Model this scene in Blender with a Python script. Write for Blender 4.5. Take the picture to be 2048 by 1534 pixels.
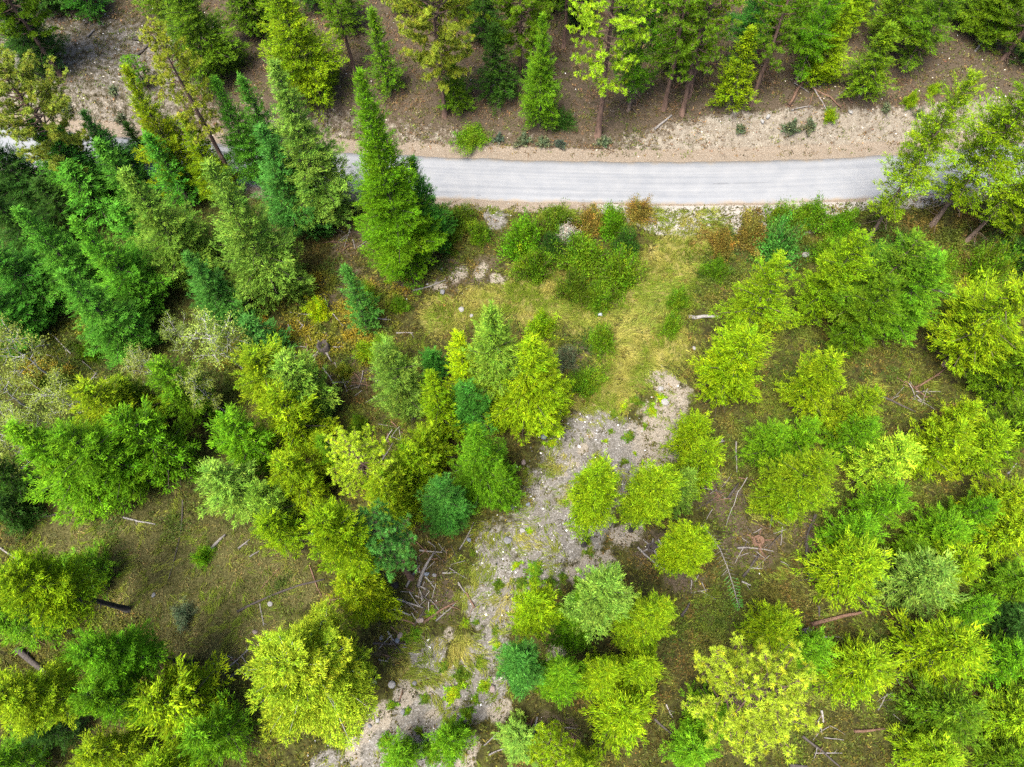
import bpy, math, random
import numpy as np
from mathutils import Matrix, Vector

for o in list(bpy.data.objects):
    bpy.data.objects.remove(o)
SC = bpy.context.scene
COL = SC.collection
random.seed(7)
RNG = np.random.default_rng(7)

# ------------------------------------------------------------------ camera
H_CAM = 60.0                       # drone height above the lower ground
FPX, CX, CY = 1420.0, 1024.0, 767.0   # focal length and centre in photograph pixels
NADIR = (1060.0, 1450.0)           # where plumb lines converge
nv = np.array([(NADIR[0]-CX)/FPX, -(NADIR[1]-CY)/FPX, -1.0]); nv /= np.linalg.norm(nv)
wz = -nv
wy = np.array([0, 1.0, 0]) - nv*nv[1]; wy /= np.linalg.norm(wy)
wx = np.cross(wy, wz)
R_CW = np.array([wx, wy, wz])      # camera -> world
CAM = np.array([0, 0, H_CAM])
cd = bpy.data.cameras.new('camera'); cam = bpy.data.objects.new('camera', cd); COL.objects.link(cam)
cd.sensor_width = 36.0; cd.lens = FPX*36.0/2048.0; cd.clip_start = 0.5; cd.clip_end = 2000
cam.matrix_world = Matrix.Translation(CAM) @ Matrix([list(r) for r in R_CW]).to_4x4()
SC.camera = cam

# ------------------------------------------------------------------ sky and sun (bright overcast)
SUN_EL, SUN_AZ = math.radians(66), math.radians(215)     # azimuth clockwise from +Y
world = bpy.data.worlds.new('World'); SC.world = world; world.use_nodes = True
nt = world.node_tree; nt.nodes.clear()
sky = nt.nodes.new('ShaderNodeTexSky'); sky.sky_type = 'NISHITA'; sky.sun_disc = False
sky.sun_elevation = SUN_EL; sky.sun_rotation = SUN_AZ; sky.air_density = 1.0; sky.dust_density = 3.0; sky.ozone_density = 0.6
bg = nt.nodes.new('ShaderNodeBackground'); bg.inputs['Strength'].default_value = 0.05
wo = nt.nodes.new('ShaderNodeOutputWorld')
nt.links.new(sky.outputs[0], bg.inputs[0]); nt.links.new(bg.outputs[0], wo.inputs[0])
sd = bpy.data.lights.new('sun', 'SUN'); sd.energy = 1.5; sd.angle = math.radians(28); sd.color = (1.0, 0.95, 0.86)
sun = bpy.data.objects.new('sun', sd); COL.objects.link(sun)
sdir = Vector((math.sin(SUN_AZ)*math.cos(SUN_EL), math.cos(SUN_AZ)*math.cos(SUN_EL), math.sin(SUN_EL)))
sun.rotation_euler = sdir.to_track_quat('Z', 'Y').to_euler(); sun.location = sdir*150
vs = SC.view_settings
vs.view_transform = 'Standard'; vs.look = 'None'; vs.gamma = 1.0; vs.exposure = 3.32; vs.use_curve_mapping = False
SC.render.engine = 'CYCLES'
cy = SC.cycles
cy.use_adaptive_sampling = True; cy.adaptive_threshold = 0.02; cy.max_bounces = 5; cy.diffuse_bounces = 1; cy.glossy_bounces = 2; cy.transmission_bounces = 3
cy.use_denoising = False; cy.denoiser = 'OPENIMAGEDENOISE'; cy.denoising_input_passes = 'RGB_ALBEDO_NORMAL'; cy.denoising_prefilter = 'ACCURATE'

# ------------------------------------------------------------------ helpers
def hash2(ix, iy, s):
    h = (ix.astype(np.int64)*374761393 + iy.astype(np.int64)*668265263 + s*1442695041) & 0x7fffffff
    h = ((h ^ (h >> 13))*1274126177) & 0x7fffffff
    return ((h ^ (h >> 16)) & 0xffff)/65535.0
def vnoise(x, y, s=0):
    x = np.asarray(x, float); y = np.asarray(y, float)
    ix = np.floor(x); iy = np.floor(y); fx = x-ix; fy = y-iy
    fx = fx*fx*(3-2*fx); fy = fy*fy*(3-2*fy)
    a = hash2(ix, iy, s); b = hash2(ix+1, iy, s); c = hash2(ix, iy+1, s); d = hash2(ix+1, iy+1, s)
    return a+(b-a)*fx+(c-a)*fy+(a-b-c+d)*fx*fy
def fbm(x, y, s=0, o=3):
    v = 0; a = 0.5; t = 0
    for k in range(o):
        v = v + a*vnoise(np.asarray(x)*2**k, np.asarray(y)*2**k, s+k*17); t += a; a *= .5
    return v/t
def sstep(a, b, x):
    t = np.clip((x-a)/(b-a), 0, 1); return t*t*(3-2*t)
def ray(px, py):
    d = R_CW @ np.array([(px-CX)/FPX, -(py-CY)/FPX, -1.0]); return d/np.linalg.norm(d)
def proj(P):
    q = (np.asarray(P, float)-CAM) @ R_CW
    return CX+FPX*q[..., 0]/-q[..., 2], CY-FPX*q[..., 1]/-q[..., 2], -q[..., 2]
def on_plane(px, py, z):
    d = ray(px, py); return CAM+d*((z-H_CAM)/d[2])

# ------------------------------------------------------------------ terrain shape
ROAD_Z = 1.3
ROAD_PX = [(-250, 262), (-60, 287), (100, 303), (300, 320), (480, 332), (700, 338), (850, 349), (1000, 359), (1124, 365), (1250, 369), (1380, 370), (1560, 364), (1690, 356), (1840, 345), (2048, 323), (2300, 290)]
RP = np.array([on_plane(px, py, ROAD_Z)[:2] for px, py in ROAD_PX])
_rx = np.linspace(-150, 150, 601)
_pc = np.polyfit(RP[:, 0], RP[:, 1], 4)
def road_y(x):
    xc = np.clip(x, -66, 66)
    return np.polyval(_pc, xc)+(x-xc)*np.where(x > 0, .22, -.08)
def road_d(x, y):
    s = (road_y(x+.5)-road_y(x-.5))
    return (y-road_y(x))/np.sqrt(1+s*s)
ROAD_HW = 2.8
def terrain(x, y):
    x = np.asarray(x, float); y = np.asarray(y, float)
    d = road_d(x, y)
    und = (fbm(x/9, y/9, 3)-.5)*1.0+(fbm(x/2.2, y/2.2, 9)-.5)*.25
    hb = 1.5+1.7*sstep(10, 24, x)+.9*sstep(-8, -22, x)
    bw = 3.2+1.3*sstep(10, 24, x)
    st = 4.6+(vnoise(x/3, y*0, 5)-.5)*.7
    up = d-st
    zu = ROAD_Z+hb*sstep(-.2, 1.0, up/bw)+np.clip(up-bw*.6, 0, 400)*.13
    zu = np.where(up > 0, zu, ROAD_Z)
    dn = -d-4.6
    zd = ROAD_Z*(1-sstep(0, 6, dn))
    z = np.where(d > 0, zu, zd)
    amp = sstep(3.6, 7.0, np.abs(d))
    hf = (fbm(x*1.3, y*1.3, 31)-.5)*(.16+.35*sstep(4.6, 5.4, d)*sstep(11, 8, d))*sstep(3.3, 4.5, np.abs(d))
    return z+und*amp+hf
def at(px, py):
    d = ray(px, py); z = 0.5
    for k in range(14):
        P = CAM+d*((z-H_CAM)/d[2]); z = .4*z+.6*float(terrain(P[0], P[1]))
    return np.array([P[0], P[1], float(terrain(P[0], P[1]))])
def mpp(P):                         # metres per photograph pixel at a world point
    return proj(P)[2]/FPX

# ------------------------------------------------------------------ object helpers
def link(o, parent=None):
    COL.objects.link(o)
    if parent is not None: o.parent = parent
    return o
def tag(o, label=None, cat=None, group=None, kind=None):
    if label: o['label'] = label
    if cat: o['category'] = cat
    if group: o['group'] = group
    if kind: o['kind'] = kind
    return o
def empty(name, loc, rz=0.0):
    o = bpy.data.objects.new(name, None); o.location = tuple(loc); o.rotation_euler = (0, 0, rz); o.empty_display_size = .3
    return link(o)
def mesh_obj(name, me, parent=None, color=None):
    o = bpy.data.objects.new(name, me); link(o, parent)
    if color is not None: o.color = (*color, 1)
    return o
def mesh_np(name, V, F, mat, tint=None, smooth=False):
    """V (n,3), F (m,3|4) ints, tint (m,) or (m,3) per face"""
    me = bpy.data.meshes.new(name)
    V = np.ascontiguousarray(V, np.float32); F = np.ascontiguousarray(F, np.int32)
    n, m, k = len(V), len(F), F.shape[1]
    me.vertices.add(n); me.vertices.foreach_set('co', V.ravel())
    me.loops.add(m*k); me.loops.foreach_set('vertex_index', F.ravel())
    me.polygons.add(m); me.polygons.foreach_set('loop_start', np.arange(0, m*k, k, dtype=np.int32))
    if smooth: me.polygons.foreach_set('use_smooth', np.ones(m, bool))
    if tint is not None:
        c = np.ones((m, 4), np.float32)
        t = np.asarray(tint)
        c[:, :3] = t[:, None] if t.ndim == 1 else t
        a = me.attributes.new('tint', 'FLOAT_COLOR', 'FACE'); a.data.foreach_set('color', c.ravel())
    me.materials.append(mat); me.update(calc_edges=True)
    return me
def mesh_tris(name, T, mat, tint):
    T = np.asarray(T, np.float32)
    return mesh_np(name, T.reshape(-1, 3), np.arange(len(T)*3).reshape(-1, 3), mat, tint)
def norm(v):
    return v/np.maximum(np.linalg.norm(v, axis=-1, keepdims=True), 1e-9)
def tubes(paths, radii, sides=6):
    """paths: list of (k,3) arrays, radii list of (k,) -> V, F quads"""
    Vs, Fs, off = [], [], 0
    for P, r in zip(paths, radii):
        P = np.asarray(P, float); r = np.asarray(r, float); k = len(P)
        t = norm(np.gradient(P, axis=0))
        ref = np.where(np.abs(t[:, 2:3]) > .9, np.array([[1., 0, 0]]), np.array([[0, 0, 1.]]))
        u = norm(np.cross(t, ref)); v = np.cross(t, u)
        a = np.linspace(0, 2*np.pi, sides, endpoint=False)
        ring = P[:, None, :]+r[:, None, None]*(np.cos(a)[None, :, None]*u[:, None, :]+np.sin(a)[None, :, None]*v[:, None, :])
        Vs.append(ring.reshape(-1, 3))
        i, j = np.meshgrid(np.arange(k-1), np.arange(sides), indexing='ij')
        j2 = (j+1) % sides
        Fs.append(np.stack([off+i*sides+j, off+i*sides+j2, off+(i+1)*sides+j2, off+(i+1)*sides+j], -1).reshape(-1, 4))
        off += k*sides
        # end caps as quads on a centre vertex pair
        for e, base in ((0, off-k*sides), (k-1, off-sides)):
            Vs.append(P[e:e+1]); c = off; off += 1
            q = [[c, base+s, base+(s+1) % sides, base+(s+2) % sides] for s in range(0, sides-1, 2)]
            Fs.append(np.array(q))
    return np.concatenate(Vs), np.concatenate(Fs)

# ------------------------------------------------------------------ materials
ALB = .76
class NT:
    def __init__(s, name):
        s.m = bpy.data.materials.new(name); s.m.use_nodes = True; s.t = s.m.node_tree; s.t.nodes.clear()
    def n(s, typ, **kw):
        n = s.t.nodes.new(typ)
        for k, v in kw.items():
            if k.startswith('i_'): n.inputs[k[2:].replace('_', ' ')].default_value = v
            else: setattr(n, k, v)
        return n
    def l(s, a, b): s.t.links.new(a, b)
    def noise(s, scale, detail=4, vec=None, rough=.55):
        n = s.n('ShaderNodeTexNoise'); n.inputs['Scale'].default_value = scale; n.inputs['Detail'].default_value = detail; n.inputs['Roughness'].default_value = rough
        if vec is not None: s.l(vec, n.inputs['Vector'])
        return n
    def ramp(s, fac, stops):
        r = s.n('ShaderNodeValToRGB'); el = r.color_ramp.elements
        while len(el) < len(stops): el.new(.5)
        for e, (p, c) in zip(el, stops): e.position = p; e.color = (*c, 1) if len(c) == 3 else c
        s.l(fac, r.inputs[0]); return r.outputs[0]
    def mix(s, fac, a, b, mode='MIX'):
        m = s.n('ShaderNodeMix', data_type='RGBA', blend_type=mode, clamp_factor=True)
        for sock, v in ((m.inputs[0], fac), (m.inputs[6], a), (m.inputs[7], b)):
            if hasattr(v, 'node'): s.l(v, sock)
            elif isinstance(v, tuple): sock.default_value = (*v, 1)
            else: sock.default_value = v
        return m.outputs[2]
    def math(s, op, a, b=0.0):
        m = s.n('ShaderNodeMath', operation=op)
        for sock, v in zip(m.inputs, (a, b)):
            if hasattr(v, 'node'): s.l(v, sock)
            else: sock.default_value = v
        return m.outputs[0]
    def attr(s, name):
        return s.n('ShaderNodeAttribute', attribute_name=name)
    def out(s, shader, disp=None):
        o = s.n('ShaderNodeOutputMaterial'); s.l(shader, o.inputs[0]); return s.m
    def bsdf(s, col, rough=.8, spec=.2, bump=None, bstr=.3, bdist=.05):
        b = s.n('ShaderNodeBsdfPrincipled'); b.inputs['Roughness'].default_value = rough; b.inputs['Specular IOR Level'].default_value = spec
        s.l(s.mix(1.0, col, (ALB, ALB, ALB), 'MULTIPLY'), b.inputs['Base Color'])
        if bump is not None:
            bn = s.n('ShaderNodeBump'); bn.inputs['Strength'].default_value = bstr; bn.inputs['Distance'].default_value = bdist
            s.l(bump, bn.inputs['Height']); s.l(bn.outputs[0], b.inputs['Normal'])
        return b.outputs[0]

def mat_foliage(name, use_obj=True, trans=.20, spec=.07):
    m = NT(name); a = m.attr('tint')
    col = a.outputs['Color']
    if use_obj:
        oi = m.n('ShaderNodeObjectInfo'); col = m.mix(1.0, oi.outputs['Color'], a.outputs['Color'], 'MULTIPLY')
    b = m.bsdf(col, .65, spec)
    tr = m.n('ShaderNodeBsdfTranslucent'); tc = m.mix(1.0, col, (.85, .85, .35), 'MULTIPLY'); m.l(tc, tr.inputs[0])
    mx = m.n('ShaderNodeMixShader'); mx.inputs[0].default_value = trans
    m.l(b, mx.inputs[1]); m.l(tr.outputs[0], mx.inputs[2])
    return m.out(mx.outputs[0])
M_FOL = mat_foliage('conifer_needles')
M_COV = mat_foliage('ground_leaves', False, .25, .15)

def mat_bark(name, c1, c2, scale=6):
    m = NT(name); tc = m.n('ShaderNodeTexCoord'); mp = m.n('ShaderNodeMapping'); mp.inputs['Scale'].default_value = (1, 1, .25)
    m.l(tc.outputs['Object'], mp.inputs[0]); n = m.noise(scale, 6, mp.outputs[0], .65)
    col = m.ramp(n.outputs[0], [(.3, c1), (.7, c2)])
    return m.out(m.bsdf(col, .9, .1, n.outputs[0], .8, .04))
M_BARK = mat_bark('fir_bark', (.025, .02, .016), (.10, .08, .065))
M_BARKP = mat_bark('pine_bark', (.035, .022, .018), (.15, .095, .07), 4)
M_BARKL = mat_bark('pale_fir_bark', (.06, .042, .032), (.17, .125, .095))
M_BARKB = mat_bark('charred_bark', (.012, .011, .011), (.05, .045, .042))
M_BARKW = mat_bark('aspen_bark', (.20, .195, .175), (.38, .37, .34), 5)
M_LOG = {'grey': mat_bark('grey_dead_wood', (.09, .08, .075), (.24, .22, .20), 9),
         'dark': mat_bark('dark_dead_wood', (.02, .018, .017), (.09, .075, .065), 9),
         'brown': mat_bark('brown_dead_wood', (.06, .034, .022), (.18, .11, .075), 9),
         'white': mat_bark('bleached_wood', (.13, .12, .11), (.27, .255, .235), 9)}

def mat_rock(name, c1, c2):
    m = NT(name); tc = m.n('ShaderNodeTexCoord'); n = m.noise(5, 6, tc.outputs['Object'], .6); oi = m.n('ShaderNodeObjectInfo')
    col = m.mix(1.0, m.ramp(n.outputs[0], [(.3, c1), (.7, c2)]), oi.outputs['Color'], 'MULTIPLY')
    return m.out(m.bsdf(col, .85, .25, n.outputs[0], .5, .04))
M_ROCK = mat_rock('field_stone', (.14, .14, .145), (.30, .295, .29))
def mat_pebble():
    m = NT('gravel_stones'); a = m.attr('tint'); return m.out(m.bsdf(a.outputs['Color'], .8, .25))
M_PEB = mat_pebble()

def mat_ground():
    m = NT('forest_ground'); geo = m.n('ShaderNodeNewGeometry'); P = geo.outputs['Position']
    n1 = m.noise(.25, 5, P); n2 = m.noise(1.6, 6, P, .65); n3 = m.noise(9, 6, P, .7); n4 = m.noise(34, 3, P, .7)
    moss = m.ramp(n2.outputs[0], [(.30, (.012, .011, .005)), (.45, (.031, .029, .008)), (.58, (.050, .051, .011)), (.72, (.080, .088, .017))])
    lit = m.ramp(n3.outputs[0], [(.28, (.026, .021, .011)), (.45, (.050, .038, .024)), (.58, (.078, .058, .039)), (.75, (.15, .12, .09))])
    straw = m.ramp(n2.outputs[0], [(.3, (.085, .095, .018)), (.55, (.155, .138, .036)), (.75, (.22, .18, .075))])
    dry = m.ramp(n3.outputs[0], [(.3, (.022, .020, .008)), (.5, (.056, .052, .016)), (.7, (.125, .118, .045))])
    sand = m.ramp(n3.outputs[0], [(.3, (.11, .09, .066)), (.5, (.195, .168, .13)), (.7, (.29, .265, .22))])
    vo = m.n('ShaderNodeTexVoronoi'); vo.inputs['Scale'].default_value = 8.0; m.l(P, vo.inputs['Vector'])
    sep = m.n('ShaderNodeSeparateColor'); m.l(vo.outputs['Color'], sep.inputs[0])
    stone = m.ramp(sep.outputs[0], [(.0, (.055, .050, .042)), (.55, (.13, .12, .10)), (.85, (.25, .24, .22)), (1.0, (.48, .47, .44))])
    gpatch = m.ramp(n1.outputs[0], [(.42, (.118, .110, .098)), (.58, (.140, .126, .102))])
    stone = m.mix(.45, stone, gpatch)
    grav = m.mix(.5, stone, m.ramp(n3.outputs[0], [(.3, (.052, .045, .036)), (.5, (.120, .108, .092)), (.7, (.235, .220, .198))]))
    bank = m.ramp(m.math('ADD', m.math('MULTIPLY', n3.outputs[0], .6), m.math('MULTIPLY', n2.outputs[0], .4)), [(.30, (.060, .045, .032)), (.43, (.125, .102, .076)), (.55, (.20, .175, .138)), (.68, (.29, .268, .225))])
    def edge(name):
        a = m.attr(name).outputs['Fac']
        v = m.math('ADD', a, m.math('MULTIPLY', m.math('SUBTRACT', n2.outputs[0], .5), .9))
        v = m.math('ADD', v, m.math('MULTIPLY', m.math('SUBTRACT', n3.outputs[0], .5), .5))
        r = m.n('ShaderNodeMapRange'); r.interpolation_type = 'SMOOTHSTEP'; r.inputs[1].default_value = .32; r.inputs[2].default_value = .62
        m.l(v, r.inputs[0])
        return r.outputs[0]
    c = moss
    c = m.mix(edge('litter'), c, lit)
    c = m.mix(edge('dry'), c, dry)
    c = m.mix(edge('straw'), c, straw)
    c = m.mix(edge('gravel'), c, grav)
    c = m.mix(edge('sand'), c, sand)
    c = m.mix(edge('bank'), c, bank)
    c = m.mix(edge('pale'), c, m.ramp(n3.outputs[0], [(.3, (.17, .15, .125)), (.5, (.25, .23, .20)), (.7, (.31, .295, .275))]))
    c = m.mix(edge('shoulder'), c, m.ramp(n3.outputs[0], [(.3, (.10, .076, .054)), (.5, (.165, .132, .098)), (.7, (.245, .215, .175))]))
    fine = m.ramp(n4.outputs[0], [(.3, (.62, .62, .62)), (.7, (1.3, 1.3, 1.3))])
    c = m.mix(.8, c, m.mix(1.0, c, fine, 'MULTIPLY'))
    hgt = m.math('ADD', n3.outputs[0], m.math('MULTIPLY', n4.outputs[0], .5))
    return m.out(m.bsdf(c, .95, .1, hgt, .7, .08))
M_GROUND = mat_ground()

def mat_road():
    m = NT('worn_chipseal'); geo = m.n('ShaderNodeNewGeometry'); P = geo.outputs['Position']
    uv = m.n('ShaderNodeUVMap'); mp = m.n('ShaderNodeMapping'); mp.inputs['Scale'].default_value = (.035, 2.2, 1); m.l(uv.outputs[0], mp.inputs[0])
    st = m.noise(1.0, 4, mp.outputs[0], .6)
    n = m.noise(40, 3, P, .7); n2 = m.noise(.7, 4, P)
    c = m.ramp(st.outputs[0], [(.30, (.132, .139, .152)), (.42, (.156, .163, .175)), (.55, (.180, .186, .196)), (.72, (.202, .207, .213))])
    c = m.mix(.30, c, m.ramp(n2.outputs[0], [(.35, (.130, .137, .15)), (.65, (.205, .205, .205))]))
    ed = m.math('ABSOLUTE', m.n('ShaderNodeSeparateXYZ').outputs[1], 0.0); sx = ed.node.inputs[0].links[0].from_node; m.l(uv.outputs[0], sx.inputs[0])
    dust = m.math('ADD', ed, m.math('MULTIPLY', m.math('SUBTRACT', n2.outputs[0], .5), 1.6)); r = m.n('ShaderNodeMapRange'); r.interpolation_type = 'SMOOTHSTEP'; r.inputs[1].default_value = 2.35; r.inputs[2].default_value = 3.1; m.l(dust, r.inputs[0])
    c = m.mix(r.outputs[0], c, (.20, .165, .125))
    c = m.mix(.5, c, m.mix(1.0, c, m.ramp(n.outputs[0], [(.3, (.75, .75, .75)), (.7, (1.2, 1.2, 1.2))]), 'MULTIPLY'))
    return m.out(m.bsdf(c, .85, .25, n.outputs[0], .3, .01))
M_ROAD = mat_road()
def mat_plain(name, col, rough=.7, spec=.3):
    m = NT(name); tc = m.n('ShaderNodeTexCoord'); n = m.noise(7, 4, tc.outputs['Object'])
    c = m.ramp(n.outputs[0], [(.3, tuple(.75*x for x in col)), (.7, col)])
    return m.out(m.bsdf(c, rough, spec))

# ------------------------------------------------------------------ ground zones (world-space discs)
def discs(lst):
    out = []
    for px, py, r in lst:
        P = at(px, py); out.append((P[0], P[1], r*mpp(P)*1.12))
    return np.array(out)
def disc_mask(D, x, y, soft=.6):
    m = np.zeros_like(x)
    x, y = x+(fbm(x/3.5, y/3.5, 141)-.5)*2.6, y+(fbm(x/3.5, y/3.5, 151)-.5)*2.6
    for cx, cy_, r in D:
        d = np.hypot(x-cx, y-cy_)/r
        m = np.maximum(m, sstep(1+soft, 1-soft, d))
    return m
Z_GRAVEL = discs([(1190, 850, 45), (1140, 900, 54), (1170, 960, 57), (1090, 980, 54), (1080, 1050, 69), (1150, 1060, 57), (1000, 1090, 45), (1010, 1150, 54), (1090, 1130, 45),
                  (960, 1200, 38), (1010, 1230, 38), (980, 1290, 42), (930, 1350, 42), (880, 1400, 45), (830, 1450, 45), (760, 1480, 42), (720, 1520, 45), (980, 1380, 34), (900, 1470, 42),
                  (1240, 890, 45), (1260, 960, 45), (840, 1510, 38), (960, 1430, 30), (850, 1310, 34), (640, 1545, 34), (990, 430, 22), (1190, 1030, 38)])
Z_SAND = discs([(1330, 770, 28), (1345, 800, 30), (1320, 850, 42), (1300, 890, 45), (1330, 900, 30), (1290, 930, 35), (1195, 1130, 38), (1160, 1150, 30), (1250, 1060, 26), (1110, 1310, 22),
                (700, 1510, 30), (770, 1440, 26), (820, 1390, 24), (1000, 1430, 26), (940, 1510, 26), (880, 1270, 16), (1225, 1110, 20), (1180, 870, 12), (1166, 900, 12), (1150, 930, 12), (1132, 960, 11), (700, 1500, 20), (740, 1470, 18), (782, 1440, 17), (820, 1408, 15), (860, 1375, 14), (830, 1480, 16), (870, 1445, 15), (912, 1412, 13), (915, 545, 20), (880, 572, 16), (965, 535, 20), (1000, 560, 14), (1350, 455, 18)])
Z_STRAW = discs([(1395, 440, 34), (1370, 480, 45), (1345, 530, 55), (1325, 580, 60), (1310, 630, 62), (1295, 680, 60), (1270, 730, 62), (1230, 780, 50), (1180, 800, 36), (1340, 690, 40), (1420, 470, 30),
                 (1050, 590, 50), (1120, 600, 50), (960, 610, 45), (1180, 650, 40), (900, 630, 40), (1310, 440, 30), (1240, 420, 26), (1120, 415, 30), (1000, 405, 25), (900, 400, 25), (840, 1330, 45), (1120, 560, 40), (1065, 1075, 22), (1030, 1205, 38), (930, 1300, 34), (1120, 935, 24), (965, 1150, 18), (1130, 1005, 18), (1060, 950, 18), (860, 1340, 36), (990, 1130, 14), (900, 1440, 16)])
Z_DRY = discs([(300, 1100, 90), (420, 1130, 90), (520, 1120, 70), (400, 1200, 100), (500, 1210, 70), (300, 1180, 60), (460, 1270, 60), (150, 1080, 60), (370, 1290, 40), (590, 1170, 40)])
Z_LITTER = discs([(640, 600, 50), (700, 560, 45), (820, 560, 50), (900, 555, 50), (970, 545, 50), (880, 520, 40), (1250, 1060, 30), (1300, 1100, 40), (1100, 1480, 50), (860, 1190, 60), (1450, 1000, 60), (1500, 1080, 60), (600, 1080, 40), (720, 740, 60), (1380, 1150, 40), (1160, 720, 50), (1600, 1060, 50), (790, 1290, 50), (700, 480, 50)])
def zones(x, y):
    d = road_d(x, y)
    nz = fbm(x/6, y/6, 77)
    z = {k: disc_mask(D, x, y) for k, D in (('gravel', Z_GRAVEL), ('sand', Z_SAND), ('straw', Z_STRAW), ('dry', Z_DRY), ('litter', Z_LITTER))}
    z['gravel'] *= .46+.45*nz; z['sand'] *= .66; z['litter'] *= .55; z['dry'] *= .8; z['straw'] *= .85
    z['straw'] = np.where(d > -3.2, 0, z['straw'])
    up = d-4.9
    on_up = d > 2.9
    z['litter'] = np.where(on_up, .95, z['litter'])*np.where(on_up & (x < -38), .55, 1)
    bwid = 1.5+.9*sstep(8, 22, x)+.8*sstep(-10, -20, x)
    bank = sstep(-1.0, -.3, up)*np.maximum(sstep(bwid+1.0, bwid-.8, up), .34*sstep(bwid+7, bwid+1, up)*sstep(4, 20, x))
    bank *= .42+.26*sstep(8, 20, x)-.14*sstep(-6, 0, x)*sstep(10, 4, x)
    z['bank'] = np.where(on_up, bank, 0)
    far_l = sstep(-30, -40, x)*on_up*sstep(18, 10, up)
    z['gravel'] = np.maximum(z['gravel'], far_l*.45)
    sh_n = sstep(2.6, 3.0, d)*sstep(5.0, 4.2, d)*.9
    sw = 4.2+2.2*sstep(7, 14, x)*sstep(34, 28, x)
    sh_s = sstep(-2.6, -3.0, d)*sstep(-sw-.7, -sw+.5, d)*(.75+.25*sstep(6, 14, x))
    z['pale'] = sh_s*sstep(4, 9, x); z['shoulder'] = np.maximum(sh_n*1.0, sh_s*sstep(9, 4, x))
    z['shoulder'] = np.where(np.abs(d) < 3.0, 1.0, z['shoulder'])
    return z, d

# ground sheet: fine where the photograph looks, coarser outwards
def graded(lo, hi, step, far):
    a = list(np.arange(lo, hi+step*.5, step)); s = step
    l, r = a[0], a[-1]; L, R_ = [], []; s = step
    while r < far: s *= 1.35; r += s; R_.append(r)
    s = step
    while l > -far: s *= 1.35; l -= s; L.append(l)
    return np.array(L[::-1]+a+R_)
gx = graded(-72, 72, .36, 700); gy = graded(-12, 104, .36, 700)
GX, GY = np.meshgrid(gx, gy)
GZ = terrain(GX, GY)
V = np.stack([GX.ravel(), GY.ravel(), GZ.ravel()], 1)
ni, nj = GX.shape
I, J = np.meshgrid(np.arange(ni-1), np.arange(nj-1), indexing='ij')
F = np.stack([I*nj+J, I*nj+J+1, (I+1)*nj+J+1, (I+1)*nj+J], -1).reshape(-1, 4)
gme = mesh_np('ground', V, F, M_GROUND, None, True)
Z, _ = zones(V[:, 0], V[:, 1])
for k, v in Z.items():
    a = gme.attributes.new(k, 'FLOAT', 'POINT'); a.data.foreach_set('value', v.astype(np.float32))
tag(mesh_obj('ground', gme), kind='structure')

# road: a slightly crowned slab laid on the bench
def build_road():
    xs = np.arange(-120, 120.1, .8); cs = np.linspace(-1, 1, 9)
    yy = road_y(xs); sl = (road_y(xs+.5)-road_y(xs-.5)); nrm = np.stack([-sl, np.ones_like(sl)], 1)/np.sqrt(1+sl*sl)[:, None]
    dist = np.concatenate([[0], np.cumsum(np.hypot(np.diff(xs), np.diff(yy)))])
    V, U = [], []
    for i in range(len(xs)):
        wob = (vnoise(xs[i]/2.3, 0, 4)-.5)*.22; wob2 = (vnoise(xs[i]/1.9, 9, 6)-.5)*.22
        for c in cs:
            o = c*ROAD_HW+(wob if c > .9 else wob2 if c < -.9 else 0)
            V.append((xs[i]+nrm[i, 0]*o, yy[i]+nrm[i, 1]*o, ROAD_Z+.10-.05*c*c)); U.append((dist[i], c*ROAD_HW))
    n = len(xs); k = len(cs)
    V = np.array(V); top = len(V)
    V = np.concatenate([V, V-np.array([0, 0, .25])])
    F = []
    for i in range(n-1):
        for j in range(k-1): F.append((i*k+j, (i+1)*k+j, (i+1)*k+j+1, i*k+j+1))
        F.append((i*k, top+i*k, top+(i+1)*k, (i+1)*k)); F.append((i*k+k-1, (i+1)*k+k-1, top+(i+1)*k+k-1, top+i*k+k-1))
    F = np.array(F); F[:, [1, 3]] = F[:, [3, 1]]
    me = mesh_np('road', V, F, M_ROAD)
    uv = me.uv_layers.new(name='UVMap'); U2 = np.array(U+U, np.float32)
    li = np.empty(len(me.loops), np.int32); me.loops.foreach_get('vertex_index', li)
    uv.data.foreach_set('uv', U2[li].ravel())
    tag(mesh_obj('road', me), kind='structure')
build_road()

# ------------------------------------------------------------------ ground plants, grass and gravel (uncountable)
def in_frame(x, y, z, m=.06):
    u, v, _ = proj(np.stack([x, y, z], -1)); return (u > -2048*m) & (u < 2048*(1+m)) & (v > -1534*m) & (v < 1534*(1+m*1.5))
def scatter_pts(n, seed):
    r = np.random.default_rng(seed); x = r.uniform(-70, 70, n); y = r.uniform(-10, 100, n); z = terrain(x, y)
    k = in_frame(x, y, z); return x[k], y[k], z[k], r
def blades(base, d, L, w, r, upb=1.0):
    """one triangle per row: base (n,3), unit direction d, length L, width w"""
    side = norm(np.cross(d, np.array([0, 0, upb])+r.normal(0, .45, d.shape)))
    return np.stack([base-side*w[:, None]*.5, base+side*w[:, None]*.5, base+d*L[:, None]], 1)
def hsv_jit(c, r, n, v=.3, h=.12):
    c = np.asarray(c)*np.exp(r.normal(0, v, (n, 1)))
    return c*np.exp(r.normal(0, h, (n, 3))*np.array([1, .6, .8]))
def lerp(a, b, t): return np.asarray(a)*(1-t)+np.asarray(b)*t

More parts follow.
